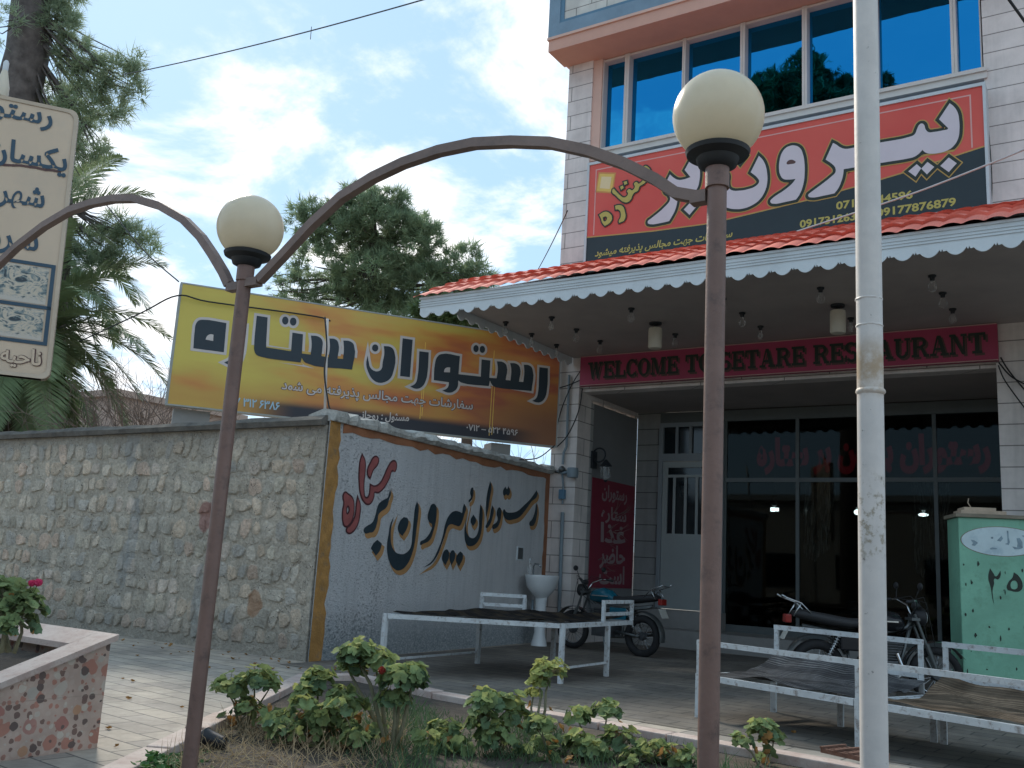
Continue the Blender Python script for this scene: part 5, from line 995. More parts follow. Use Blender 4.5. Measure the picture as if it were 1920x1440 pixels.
takht('takht_bed', 'white steel takht bed with a grey striped rug between lamp post and white pole', ((-3.24, 8.19), (-1.77, 7.655), (-1.41, 8.62), (-2.88, 9.15)), .345,
      ((0, 0), (1, 0), (1, 1), (0, 1), (.5, .9)), (((.0, 0), (1., 0), .1, .29, 0), ((.02, 1), (.94, 1), .16, .43, 1)), ('grey_striped_rug', .5), 'rug', 'grey striped rug on the takht left of the white pole', 12)
takht('takht_bed', 'white steel takht bed with a brown rug in front of the green cabinet', ((-1.69, 7.625), (-.10, 7.045), (.26, 8.01), (-1.33, 8.59)), .345,
      ((0, 0), (1, 0), (1, 1), (0, 1)), (((.0, 0), (1., 0), .1, .29, 0), ((.02, 1), (.98, 1), .16, .43, 1)), ('brown_rug', .42), 'rug', 'brown striped rug on the takht right of the white pole', 13)

# ---------------------------------------------------------------- washbasin, soap bottle
bs = thing('washbasin', 'white ceramic pedestal washbasin at the end of the painted wall', 'washbasin', (-7.92, 13.2, 0))
c = Vector((-7.88, 13.2, 0))
mb = MB(); prof = [(.11, .74, .0), (.17, .80, 0), (.26, .90, 0), (.29, 1.02, 0), (.305, 1.07, 0), (.30, 1.09, 0), (.25, 1.085, 0), (.20, 1.0, 0), (.0, .95, 0)]
k = 28
for r, z, _ in prof:
    for j in range(k): q = 2*math.pi*j/k; mb.v.append((c.x+r*.82*math.cos(q), c.y+r*1.12*math.sin(q), z))
for i in range(len(prof)-1):
    for j in range(k): mb.f.append((i*k+j, i*k+(j+1) % k, (i+1)*k+(j+1) % k, (i+1)*k+j))
mb.build('basin', 'ceramic', bs, smooth=True, auto=50)
MB().lathe([(.13, 0), (.12, .06), (.085, .2), (.085, .6), (.10, .76)], 24, c).build('pedestal', 'ceramic', bs, smooth=True, auto=40)
MB().tube([c+Vector((-.17, 0, 1.08)), c+Vector((-.17, 0, 1.22)), c+Vector((-.14, 0, 1.26)), c+Vector((-.06, 0, 1.25)), c+Vector((-.04, 0, 1.21))], .016, 10).build('tap', 'chrome', bs, smooth=True)
MB().tube([c+Vector((-.15, 0, .70)), c+Vector((-.15, 0, .3))], .02, 8).build('waste_pipe', 'pipe_grey', bs, smooth=True)
p = Vector((-7.99, 12.98, 1.088))
bt = thing('soap_bottle', 'clear soap bottle with pump standing on the washbasin rim', 'bottle', p)
MB().lathe([(.04, 0), (.045, .02), (.045, .12), (.02, .16), (.02, .18)], 16, p).build('bottle', 'clear_bulb_glass', bt, smooth=True); MB().tube([p+Zv*.18, p+Zv*.24, p+Zv*.245+Y*.05], .009, 8).build('pump', 'valance_white', bt, smooth=True)
p = Vector((-8.22, 13.12, 1.30))
mr = thing('wall_mirror', 'small framed mirror on the painted wall above the washbasin', 'mirror', p)
MB().obox(WO, wu, Zv, wn, 4.72, 4.92, 1.30, 1.52, .001, .02).build('frame', 'valance_white', mr); MB().obox(WO, wu, Zv, wn, 4.74, 4.90, 1.32, 1.50, .0205, .022).build('glass', 'steel_dark', mr)

# ---------------------------------------------------------------- meter, pipes, lantern on the left pier
mt = thing('gas_meter', 'grey gas meter pipe with regulator on the front of the left pier', 'gas meter', (-7.98, 13.95, 1.0))
MB().tube([(-7.98, 13.95, 4.5), (-7.97, 13.95, 3.25), (-8.02, 13.95, 3.15), (-8.03, 13.95, 2.95)], .022, 10).tube([(-8.03, 13.95, 2.78), (-8.0, 13.95, 2.6), (-8.0, 13.95, 2.28)], .018, 10).tube([(-7.99, 13.95, 2.14), (-7.97, 13.95, .3)], .032, 10).build('pipe', 'pipe_grey', mt, smooth=True, auto=50)
MB().lathe([(.0, -.09), (.09, -.08), (.10, 0), (.09, .08), (0, .09)], 20, (-7.80, 13.90, 2.80)).tube([(-8.05, 13.94, 2.80), (-7.8, 13.92, 2.82)], .028, 8).build('regulator', 'pipe_grey', mt, smooth=True, auto=50)
MB().ball((-8.03, 13.93, 2.86), .06, 14).tube([(-8.16, 13.94, 2.82), (-8.05, 13.94, 2.82)], .02, 8).build('joint', 'steel_dark', mt, smooth=True); MB().box(-8.06, -7.96, 13.90, 13.99, 2.36, 2.52).build('valve', 'trim_blue_dark', mt, bevel=.01)
ln_ = thing('wall_lantern', 'black wall lantern with scroll bracket on the recess side wall', 'lantern', (-7.79, 14.62, 3.0))
MB().box(-7.79, -7.75, 14.50, 14.66, 2.95, 3.25).ring((-7.66, 14.56, 3.18), (0, 1, 0), .12, .016, 24, 6).build('bracket', 'collar_black', ln_, smooth=True, auto=40)
MB().lathe([(.03, -.15), (.085, -.10), (.10, .06), (.10, .09)], 14, (-7.55, 14.62, 2.90)).build('glass', 'clear_bulb_glass', ln_, smooth=True); MB().lathe([(.115, .09), (.09, .12), (.02, .2), (0, .21)], 14, (-7.55, 14.62, 2.90)).lathe([(0, -.19), (.035, -.17), (.03, -.145)], 12, (-7.55, 14.62, 2.90)).build('cap', 'collar_black', ln_, smooth=True, auto=40)
lt = thing('fluorescent_strip', 'bright daylight slot along the head of the recess side wall', 'light strip', (-7.76, 15.4, 4.16)) if False else None

# ---------------------------------------------------------------- green cabinet
cO = Vector((-1.61, 11.78, 0)); cu_ = Vector((.94, .35, 0)).normalized(); cn_ = cu_.cross(Zv)
cb = thing('green_cabinet', 'tall scratched green metal cabinet with a white oval and painted digits', 'cabinet', cO + cu_*.6)
MB().obox(cO, cu_, Zv, cn_, 0, 1.20, .06, 2.03, -.55, 0).build('body', 'cabinet_green', cb, bevel=.01)
MB().obox(cO, cu_, Zv, cn_, .05, 1.15, 0, .06, -.5, -.05).build('foot', 'steel_dark', cb)
MB().obox(cO, cu_, Zv, cn_, -.03, 1.23, 2.03, 2.07, -.58, .03).build('lid', 'cabinet_lid', cb)
el = MB(); el2 = MB()
for (m2, ra, rb_, d) in ((el2, .42, .165, .002), (el, .41, .158, .004)): m2.poly([cO+cu_*(.435+ra*math.cos(2*math.pi*i/40))+Zv*(1.775+rb_*math.sin(2*math.pi*i/40))+cn_*d for i in range(40)])
el2.build('oval_edge', 'cabinet_lid', cb); el.build('oval', 'cabinet_white', cb)
ow_ = MB()
for poly_ in (((1255, 420), (1295, 430), (1300, 600), (1320, 720), (1290, 800), (1200, 780), (1265, 740), (1260, 560)), ((1480, 610), (1560, 600), (1620, 720), (1620, 860), (1560, 890), (1420, 905), (1370, 830), (1480, 850), (1500, 760)), ((1600, 540), (1660, 525), (1760, 600), (1860, 650), (1860, 810), (1640, 790), (1780, 740), (1720, 620)), ((840, 905), (900, 880), (1010, 895), (1000, 925), (850, 940)), ((870, 610), (930, 600), (920, 660), (870, 650)), ((380, 700), (480, 720), (560, 780), (480, 860), (400, 850), (440, 790)), ((1010, 700), (1130, 560), (1160, 640), (1100, 720))):
    ow_.poly([cO+cu_*((zx-100)*.00043)+Zv*(2.045-(zy-72)*.00042)+cn_*.006 for zx, zy in poly_][::-1])
ow_.build('worn_mark', 'oval_mark', cb)
glyphs('digit', GL['cab'], 'letter_black', cb, cO, cu_, Zv, 0., .003)
sc_ = MB(); rr = random.Random(31)
for k in range(46):
    a, z = rr.uniform(.03, 1.15), rr.uniform(.2, 1.55); w2, h2 = rr.uniform(.004, .016), rr.uniform(.006, .04); n0 = 6
    sc_.poly([cO+cu_*(a+w2*math.cos(2*math.pi*i/n0)*rr.uniform(.5, 1.2))+Zv*(z+h2*math.sin(2*math.pi*i/n0)*rr.uniform(.5, 1.2))+cn_*.0025 for i in range(n0)])
sc_.build('paint_chip', 'letter_black', cb)
p = cO + cu_*.25 + Zv*2.07
fo = MB(); fo.obox(cO, cu_, Zv, cn_, .04, .52, 2.071, 2.115, -.4, -.05); fo.obox(cO, cu_, Zv, cn_, .08, .42, 2.116, 2.15, -.38, -.08); fo.tube([cO+cu_*.16+Zv*2.15-cn_*.1, cO+cu_*.13+Zv*2.2-cn_*.1, cO+cu_*.14+Zv*2.25-cn_*.1], .007, 6)
tag(fo.build('foam_board', 'foam', bevel=.012), 'brown foam boards lying on top of the green cabinet', 'board')

# ---------------------------------------------------------------- motorcycles
def wheel(name, x, par, wid=.05):
    w_ = MB().ring((x, 0, .295), (0, 1, 0), .25, wid, 36, 10).build('wheel', 'tyre', par, smooth=True); w_.name = 'wheel'
    r_ = MB().ring((x, 0, .295), (0, 1, 0), .212, .014, 36, 6)
    for k in range(18): q = 2*math.pi*k/18; r_.tube([(x+.03*math.cos(q+.4), (.02 if k % 2 else -.02), .295+.03*math.sin(q+.4)), (x+.21*math.cos(q), 0, .295+.21*math.sin(q))], .0028, 4, False)
    r_.build('rim', 'chrome', w_, smooth=True); MB().lathe([(.05, -.05), (.065, -.02), (.065, .02), (.05, .05)], 16, (x, 0, .295), (0, 1, 0)).build('hub', 'engine', w_, smooth=True, auto=40)
    return w_
def motorcycle(label, tank):
    t = thing('motorcycle', label, 'motorcycle', (0, 0, 0), 'motorcycles parked by the entrance', local=True)
    wheel('w', .64, t, .045); wheel('w', -.64, t, .055)
    f = MB(); f.tube([(.40, 0, .88), (.34, 0, .78), (.05, 0, .70), (-.30, 0, .66), (-.80, 0, .74)], .022, 8); f.tube([(.38, 0, .80), (.28, 0, .45), (.18, 0, .26), (-.28, 0, .26), (-.32, 0, .62)], .02, 8)
    for s_ in (-1, 1): f.tube([(-.22, .07*s_, .33), (-.64, .10*s_, .295)], .02, 8); f.tube([(-.32, .08*s_, .64), (-.82, .09*s_, .72)], .012, 6)
    f.build('frame', 'steel_dark', t, smooth=True)
    e = MB().box(-.16, .20, -.13, .13, .24, .42); e.lathe([(.11, -.16), (.12, -.1), (.12, .1), (.11, .16)], 20, (-.06, 0, .36), (0, 1, 0))
    for k in range(8): e.box(.03-.002*k, .22+.01*k, -.10, .10, .43+.028*k, .443+.028*k)
    e.box(.07, .22, -.06, .06, .42, .65); e.build('engine', 'engine', t, bevel=.006)
    fk = MB()
    for s_ in (-1, 1): fk.tube([(.40, .085*s_, .93), (.52, .085*s_, .60)], .017, 8); fk.tube([(.52, .085*s_, .62), (.64, .085*s_, .295)], .026, 8)
    fk.box(.36, .45, -.11, .11, .86, .89); fk.build('fork', 'steel_dark', t, smooth=True, auto=40)
    for (cx_, q0, q1, w2, nm) in ((.64, 30, 170, .065, 'f'), (-.64, 25, 190, .075, 'r')):
        m2 = MB(); k = 14
        for i in range(k+1):
            q = R(q0+(q1-q0)*i/k)
            for j, yy in enumerate((-w2, -w2*.6, 0, w2*.6, w2)): r_ = .325+(.02, .035, .04, .035, .02)[j]; m2.v.append((cx_+r_*math.cos(q), yy, .295+r_*math.sin(q)))
        for i in range(k):
            for j in range(4): m2.f.append((i*5+j, i*5+j+1, i*5+j+6, i*5+j+5))
        m2.build('mudguard', 'chrome' if nm == 'f' else 'steel_dark', t, smooth=True)
    tk_ = MB(); st = [(.30, .06, .80, .05), (.24, .12, .83, .10), (.08, .145, .84, .12), (-.08, .13, .82, .10), (-.18, .08, .78, .06)]; k = 16
    for x_, hw, zc, hh in st:
        for j in range(k): q = 2*math.pi*j/k; tk_.v.append((x_, hw*math.cos(q)*(1 if math.sin(q) > -.2 else .85), zc+hh*math.sin(q)))
    for i in range(len(st)-1):
        for j in range(k): tk_.f.append((i*k+j, i*k+(j+1) % k, (i+1)*k+(j+1) % k, (i+1)*k+j))
    tk_.f.append(tuple(range(k))); tk_.f.append(tuple((len(st)-1)*k+j for j in range(k))[::-1])
    tq = tk_.build('fuel_tank', tank, t, smooth=True, auto=60); MB().obox(Vector((0, -.150, .80)), X, Zv, -Y, -.10, .20, .03, .045, 0, .004).obox(Vector((0, .150, .80)), X, Zv, Y, -.10, .20, .03, .045, 0, .004).build('tank_trim', 'chrome', tq)
    se = MB(); st = [(-.16, .10, .80, .05), (-.30, .13, .79, .055), (-.55, .14, .82, .06), (-.82, .125, .86, .055), (-.90, .08, .86, .03)]
    for x_, hw, zc, hh in st:
        for j in range(k): q = 2*math.pi*j/k; se.v.append((x_, hw*math.copysign(abs(math.cos(q))**.6, math.cos(q)), zc+hh*math.copysign(abs(math.sin(q))**.7, math.sin(q))))
    for i in range(len(st)-1):
        for j in range(k): se.f.append((i*k+j, i*k+(j+1) % k, (i+1)*k+(j+1) % k, (i+1)*k+j))
    se.f.append(tuple(range(k))); se.f.append(tuple((len(st)-1)*k+j for j in range(k))[::-1]); se.build('seat', 'seat_black', t, smooth=True, auto=70)
    hb = MB()
    for s_ in (-1, 1): hb.tube([(.40, .03*s_, .92), (.40, .14*s_, 1.02), (.34, .30*s_, 1.08), (.26, .38*s_, 1.07)], .011, 8)
    h_ = hb.build('handlebar', 'chrome', t, smooth=True); gr = MB()
    for s_ in (-1, 1): gr.tube([(.29, .35*s_, 1.075), (.20, .42*s_, 1.06)], .017, 8)
    gr.build('grip', 'seat_black', h_, smooth=True)
    for s_ in (-1, 1):
        m2 = MB().tube([(.33, .29*s_, 1.08), (.36, .34*s_, 1.20)], .005, 6).ball((.36, .37*s_, 1.23), .055, 14, (.35, 1.1, .75)); m2.build('mirror', 'seat_black', t, smooth=True)
    hl = MB().lathe([(.03, -.11), (.075, -.07), (.092, 0), (.095, .03)], 20, (.50, 0, .90), (1, 0, 0)).build('headlight', 'seat_black', t, smooth=True); MB().lathe([(.09, .03), (.07, .045), (0, .052)], 20, (.50, 0, .90), (1, 0, 0)).build('lens', 'lens_clear', hl, smooth=True)
    kc = MB()
    for s_ in (-1, 1): kc.tube([(.30, .30*s_, 1.08), (.46, .20*s_, 1.12), (.54, .07*s_, 1.0), (.44, .05*s_, .82), (.25, .04*s_, .70)], .004, 5); kc.tube([(.33, .26*s_, 1.09), (.52, .10*s_, 1.06), (.57, .10*s_, .80), (.64, .09*s_, .40)], .0035, 5)
    kc.build('control_cable', 'cable_black', t, smooth=True)
    MB().ball((.44, 0, 1.02), .06, 14, (.6, 1.4, .7)).build('dial', 'seat_black', t, smooth=True)
    for s_ in (-1, 1):
        pts = [(-.42+.0, .115*s_, .68), (-.60, .115*s_, .31)]; m2 = MB().tube(pts, .012, 8)
        for q in range(9): p = Vector(pts[0]).lerp(Vector(pts[1]), .1+.6*q/8); m2.ring(p, (Vector(pts[1])-Vector(pts[0])), .026, .006, 14, 5)
        m2.build('shock_absorber', 'chrome', t, smooth=True)
    MB().tube([(.20, -.09, .50), (.26, -.14, .30), (.10, -.17, .22), (-.30, -.18, .25), (-.35, -.18, .26)], .02, 8).tube([(-.33, -.18, .26), (-.45, -.18, .29), (-.88, -.18, .36)], [.02, .042, .036], 12).build('exhaust', 'chrome', t, smooth=True, auto=40)
    rk = MB()
    for s_ in (-1, 1): rk.tube([(-.70, .12*s_, .84), (-.84, .13*s_, .98), (-1.0, .13*s_, 1.03), (-1.05, .11*s_, 1.06)], .009, 6); rk.tube([(-.84, .13*s_, .98), (-.92, .12*s_, .84)], .008, 6)
    rk.tube([(-1.0, .13, 1.03), (-1.0, -.13, 1.03)], .008, 6).tube([(-.84, .13, .98), (-.84, -.13, .98)], .008, 6); rk.build('rack', 'chrome', t, smooth=True)
    MB().box(-1.0, -.93, -.07, .07, .76, .85).build('tail_light', 'lens_red', t, bevel=.012)
    pt = MB().hexa([(-1.03, -.09, .58), (-1.03, .09, .58), (-1.02, .09, .58), (-1.02, -.09, .58), (-.965, -.09, .71), (-.965, .09, .71), (-.955, .09, .71), (-.955, -.09, .71)]).build('number_plate', 'plate_pale', t)
    MB().tube([(-.05, .16, .24), (-.16, .24, .01)], .012, 6).build('side_stand', 'steel_dark', t)
    MB().box(-.42, -.12, .10, .135, .50, .68).box(-.42, -.12, -.135, -.10, .50, .68).build('side_cover', tank, t, bevel=.02)
    return t
mA = motorcycle('teal tank motorcycle parked behind the dark rug takht near the left pier', 'tank_teal')
mB_ = motorcycle('dark motorcycle parked behind the takht beds left of the green cabinet', 'tank_black')
mA.location = (-6.75, 13.30, 0); mA.rotation_euler = (0, 0, R(172))
mB_.location = (-2.42, 11.30, 0); mB_.rotation_euler = (0, 0, R(30))

# ---------------------------------------------------------------- trees
def rv(r): return Vector((r.gauss(0, 1), r.gauss(0, 1), r.gauss(0, 1))).normalized()
def limbs(mb, r, trunk_pts, rad, targets, k=7):
    mb.tube(trunk_pts, rad, 12)
    for tg, f, r0 in targets:
        i = min(int(f*(len(trunk_pts)-1)), len(trunk_pts)-2); q = f*(len(trunk_pts)-1)-i
        s = Vector(trunk_pts[i]).lerp(Vector(trunk_pts[i+1]), q); tg = Vector(tg); m = s.lerp(tg, .5) + Vector((0, 0, -.06*(tg-s).length)) + rv(r)*.08*(tg-s).length
        mb.tube([s, s.lerp(m, .5)+rv(r)*.03, m, m.lerp(tg, .55)+rv(r)*.06*(tg-s).length, tg], [r0, r0*.8, r0*.6, r0*.4, r0*.15], k, False)
def tufts(mb, r, blobs, dens, n, ln, wd, droop=0., hollow=.35, pts=None):
    """clumps of needles scattered through ellipsoids (centre, radii)"""
    cen = []
    for bl_ in blobs:
        c, rad = bl_[:2]; df = bl_[2] if len(bl_) > 2 else 1.
        c = Vector(c); rad = Vector(rad if not isinstance(rad, (int, float)) else (rad,)*3); m = int(dens*df*rad.x*rad.y*rad.z**.5*4) + 3
        for _ in range(m):
            d = rv(r)*(hollow+(1-hollow)*r.random()**.45); cen.append((c+Vector((d.x*rad.x, d.y*rad.y, d.z*rad.z)), d))
    for p, d in cen:
        out = (d*1.0+rv(r)*.6+Vector((0, 0, .35))).normalized(); s = r.uniform(.6, 1.35)
        for _ in range(n):
            o = p + rv(r)*ln*.55*s*r.random(); q = (out*.9+rv(r)*.95+Vector((0, 0, -droop))).normalized(); w = q.cross(rv(r)).normalized()*wd*s; e = o+q*ln*s*r.uniform(.5, 1.1)
            k = len(mb.v); mb.v += [tuple(o-w), tuple(o+w), tuple(e+w*.25)]; mb.f.append((k, k+1, k+2))
    if pts is not None: pts += cen
def pine(name, label, trunk, rad, blobs, dens, n, ln, wd, mat, bark, seed, droop=0., group='pine trees', lk_=.22):
    r = random.Random(seed); t = thing(name, label, 'tree', trunk[0], group)
    tb = MB(); tg = []
    for bl_ in blobs:
        c, rd = bl_[:2]
        rd_ = rd if isinstance(rd, (int, float)) else max(rd); c = Vector(c)
        f = min(.98, max(.25, (c.z-trunk[0][2]-.8*rd_)/(trunk[-1][2]-trunk[0][2]))); tg.append((c, f, rad[0]*lk_))
        for _ in range(3): tg.append((c+rv(r)*rd_*.75, f, rad[0]*lk_*.5))
    limbs(tb, r, trunk, rad, tg); tb.build('trunk', bark, t, smooth=True)
    cr_ = MB(); tufts(cr_, r, blobs, dens, n, ln, wd, droop); cr_.build('crown', mat, t)
    return t
B = lambda x, y, D, rx, ry=None, df=1.: (at(x, y, D), (rx*D/FPX, rx*D/FPX*.9, (ry or rx)*D/FPX), df)
D_ = 28
cb_ = [B(700, 415, D_, 75, 45), B(640, 440, D_, 62, 45), B(765, 450, D_, 66, 56), B(730, 380, D_, 40, 26), B(690, 520, D_, 80, 48), B(800, 535, D_, 66, 48), B(868, 500, D_, 46, 42), B(892, 525, D_, 36, 38), B(845, 560, D_, 50, 40), B(600, 410, D_, 46, 36, .8), B(675, 368, D_, 40, 22, .9), B(560, 415, D_, 32, 28, .6), B(590, 500, D_, 60, 46, .38), B(545, 545, D_, 44, 34, .28), B(515, 535, D_, 30, 22, .25), B(640, 575, D_, 70, 38, .5), B(575, 570, D_, 50, 26, .3), B(760, 595, D_, 80, 36), B(800, 450, D_, 34, 36, .8)]
bt_ = at(700, 900, D_); bt_.z = 0
pine('pine_tree', 'broad round pine tree standing behind the yellow billboard', [bt_, bt_+Vector((.1, 0, 3)), at(700, 560, D_), at(700, 400, D_)], [.34, .28, .2, .08], cb_, 50, 40, .27, .014, 'pine_needle', 'bark', 21)
D_ = 19
lb_ = [B(112, 50, D_, 40, 42), B(140, 100, D_, 40, 36), B(175, 140, D_, 40, 34), B(222, 140, D_, 38, 30), B(252, 125, D_, 22, 22), B(150, 185, D_, 50, 40, .8), B(200, 205, D_, 42, 30), B(165, 265, D_, 34, 30, .8), B(190, 290, D_, 20, 18), B(95, 15, D_, 40, 40), B(10, 40, D_-1, 30, 60, .4), B(110, 190, D_+.5, 40, 50, .9), B(255, 170, D_, 20, 20), B(120, -20, D_, 36, 30), B(130, 240, D_+.6, 50, 50), B(150, 330, D_, 40, 50, .8)]
lt_ = at(40, 900, D_); lt_.z = 0; q0 = at(25, 210, D_); q1 = at(52, 100, D_); q2 = at(60, -30, D_); q3 = at(70, -200, D_)
pine('pine_tree', 'tall pine with a thick dark trunk behind the tan signboard', [lt_, Vector((q0.x, q0.y, 4.2)), q0, q1, q2, q3], [.52, .48, .44, .40, .34, .25], lb_, 95, 34, .24, .0085, 'pine_needle_pale', 'pine_bark', 22, lk_=.09)
D_ = 19.5
sb_ = [B(250, 440, D_, 42, 24), B(215, 425, D_, 34, 22), B(180, 470, D_, 45, 26), B(275, 460, D_, 24, 18), B(220, 490, D_, 36, 18)]
st_ = at(120, 900, D_); st_.z = 0
pine('pine_tree', 'sparse pine with low branches seen right of the tan signboard', [st_, at(110, 600, D_), at(125, 440, D_), at(130, 330, D_)], [.18, .15, .12, .06], sb_, 95, 30, .25, .009, 'pine_needle_pale', 'pine_bark', 23, lk_=.18)
D_ = 22
xb = [B(880, 600, D_, 70, 26), B(960, 640, D_, 60, 26), B(820, 590, D_, 50, 22)]
xt = at(880, 900, D_); xt.z = 0
pine('leafy_tree', 'dark green tree showing between the billboard and the canopy', [xt, at(880, 700, D_), at(885, 610, D_)], [.16, .12, .06], xb, 80, 36, .22, .03, 'bush_leaf', 'bark', 24, group='trees behind the walls')
# the tall tree across the street, seen mirrored in the blue windows
def mir(px, py, D): p = at(px, py, D); return Vector((p.x, 28.17-p.y, p.z))
D_ = 36; sc_ = D_/FPX
def MBl(x, y, rx, ry): return (mir(x, y, D_), (rx*sc_, rx*sc_, ry*sc_))
mb_ = [MBl(1510, 140, 45, 36), MBl(1450, 165, 48, 36), MBl(1570, 170, 46, 32), MBl(1640, 160, 26, 32), MBl(1500, 200, 90, 40), MBl(1630, 200, 48, 34), MBl(1560, 240, 120, 44), MBl(1515, 112, 22, 16)]
m0 = mir(1530, 240, D_); 
pine('pine_tree', 'tall dark tree across the street reflected in the blue windows', [Vector((m0.x, m0.y, 0)), Vector((m0.x, m0.y, m0.z*.5)), m0, mir(1520, 150, D_)], [.42, .34, .22, .08], mb_, 48, 30, .30, .035, 'bush_leaf', 'bark', 25, group='trees across the street')
fb = thing('unseen_building', 'plain buff building added unseen behind the camera to darken the shop glass', 'building', (-4, -16, 0))  # unseen building, added so the shop glass mirrors less bright sky
MB().box(-30, 26, -22, -15, 0, 5.2).build('wall', 'facade_far', fb); MB().box(-30.3, 26.3, -22.3, -14.7, 5.2, 5.5).build('roof', 'render_grey', fb)
w_ = MB()
for k in range(14): w_.box(-28+k*4, -26+k*4, -14.995, -14.9, 1, 2.6)
w_.build('window', 'dark_glass', fb)

# bare tree
def bare(name, label, p0, h, seed, spread=.5):
    r = random.Random(seed); mb = MB(); t = thing(name, label, 'tree', p0, 'bare winter trees'); tr = MB()
    def grow(p, d, ln, rad, lev, dst):
        pts = [p]; q = p
        for i in range(3): d = (d + rv(r)*.16 + Vector((0, 0, .04))).normalized(); q = q + d*ln/3; pts.append(q)
        dst.tube(pts, [rad, rad*.9, rad*.8, rad*.65], 5 if lev else 7, False)
        if lev >= 5: return
        for _ in range(3 if lev < 2 else 3):
            i = r.choice((2, 3, 3)); nd_ = (d + rv(r)*spread*1.25).normalized(); grow(pts[i], nd_, ln*r.uniform(.62, .85), rad*.58, lev+1, mb)
    grow(Vector(p0), Vector((.05, 0, 1)).normalized(), h*.34, .055, 0, tr); tr.build('trunk', 'twig', t, smooth=True); mb.build('crown', 'twig', t)
for i, (x, D, h, s) in enumerate(((262, 17, 4.6, 41), (300, 18, 4.9, 42), (232, 19, 4.4, 43), (345, 21, 4.2, 46), (860, 18, 3.6, 44), (960, 17, 3.4, 45))):
    p = at(x, 900, D); p.z = 0
    bare('bare_tree', ('leafless grey tree just left of the yellow billboard', 'leafless tree half hidden by the left end of the billboard', 'leafless tree nearest the palm beside the billboard', 'leafless tree hidden behind the left part of the billboard', 'leafless tree seen in the gap under the middle of the billboard', 'leafless tree seen in the gap under the right end of the billboard')[i], p, h, s, .62)
dh = thing('clay_house', 'low pinkish clay building far behind the stone wall', 'building', at(240, 790, 40))
c = at(250, 780, 40); MB().box(c.x-7, c.x+3.2, c.y-3, c.y+3, 0, c.z+.15).build('wall', 'distant_clay', dh)
MB().box(c.x-7.2, c.x+3.4, c.y-3.2, c.y+3.2, c.z+.15, c.z+.4).build('roof', 'distant_clay', dh)

# date palm
def palm(label, p0, top, nf, flen, seed, dry=.12):
    r = random.Random(seed); t = thing('palm_tree', label, 'palm', p0, 'date palms'); p0 = Vector(p0); top = Vector(top)
    tr = MB(); tr.tube([p0, p0.lerp(top, .5), top-Vector((0, 0, .1))], [.26, .22, .2], 14)
    for k in range(60):
        q = k*2.4; z = p0.z+(top.z-p0.z)*k/60; c = p0.lerp(top, k/60)+Vector((math.cos(q), math.sin(q), 0))*.2; tr.tube([c, c+Vector((math.cos(q)*.1, math.sin(q)*.1, .16))], [.06, .03], 5)
    tr.build('trunk', 'bark', t)
    for i in range(nf):
        az = i*2.39996+r.uniform(-.2, .2); el = R(78-140*((i+.5)/nf)+r.uniform(-8, 8)); L_ = flen*r.uniform(.8, 1.1); d = Vector((math.cos(az)*math.cos(el), math.sin(az)*math.cos(el), math.sin(el))); p = top.copy(); pts = [p.copy()]; ns = 14
        for s_ in range(ns): d = (d+Vector((0, 0, -.085-.05*s_/ns))).normalized(); p = p+d*L_/ns; pts.append(p.copy())
        fm = MB(); fm.tube(pts, [.022*(1-.8*k/ns) for k in range(ns+1)], 5, False)
        for k in range(4, ns*7):
            f = k/(ns*7); a = f*ns; j = min(int(a), ns-1); c = pts[j].lerp(pts[j+1], a-j); tdir = (pts[j+1]-pts[j]).normalized(); side = tdir.cross(Zv)
            if side.length < .05: side = X
            side = side.normalized(); upv = side.cross(tdir)
            ll = .46*L_/2.6*math.sin(math.pi*min(1, .12+.88*f))**.6+.10
            for s_ in (-1, 1):
                ld = (side*s_*.75+tdir*.65+upv*r.uniform(.1, .4)+Vector((0, 0, -.12))).normalized(); wv = ld.cross(upv).normalized()*.017; m_ = c+ld*ll*.5; e = c+ld*ll+Vector((0, 0, -.10*ll)); n0 = len(fm.v)
                fm.v += [tuple(c-wv*.5), tuple(c+wv*.5), tuple(m_+wv), tuple(m_-wv), tuple(e)]; fm.f += [(n0, n0+1, n0+2, n0+3), (n0+3, n0+2, n0+4)]
        fm.build('frond', 'palm_dry' if r.random() < dry and i > nf*.6 else 'palm_leaf', t)
tp = at(45, 625, 18.4); palm('large date palm with drooping fronds behind the tan signboard', (tp.x, tp.y, 0), tp, 58, 3.0, 51)
tp = at(70, 470, 21); palm('taller date palm farther back behind the tan signboard', (tp.x, tp.y, 0), tp, 34, 3.0, 52, 0.)

# ---------------------------------------------------------------- geraniums
def leaf(mb, c, n_, rad, r, cup=.25):
    n_ = n_.normalized(); a = n_.orthogonal().normalized(); q0 = r.uniform(0, 6.28); a = a*math.cos(q0)+n_.cross(a)*math.sin(q0); b_ = n_.cross(a); k = 20; base_ = len(mb.v); mb.v.append(tuple(c-n_*rad*cup*.6))
    for j in range(k):
        q = 2*math.pi*(j+.5)/k; notch = .35 if j in (0, k-1) else 1
        rr_ = rad*notch*(.90+.11*math.cos(q*7))*(1+r.uniform(-.05, .05)); hz = rad*cup*(.35+.18*math.sin(q*3+q0)+r.uniform(-.1, .1))
        mid = c + (a*math.cos(q)+b_*math.sin(q))*rr_*.55 + n_*(hz*.1-rad*cup*.1+.05*rad*math.cos(q*7)); mb.v.append(tuple(mid))
        mb.v.append(tuple(c+(a*math.cos(q)+b_*math.sin(q))*rr_ + n_*hz))
    for j in range(k):
        j2 = (j+1) % k; m0_, o0, m1_, o1 = base_+1+2*j, base_+2+2*j, base_+1+2*j2, base_+2+2*j2
        mb.f += [(base_, m0_, m1_), (m0_, o0, o1, m1_)]
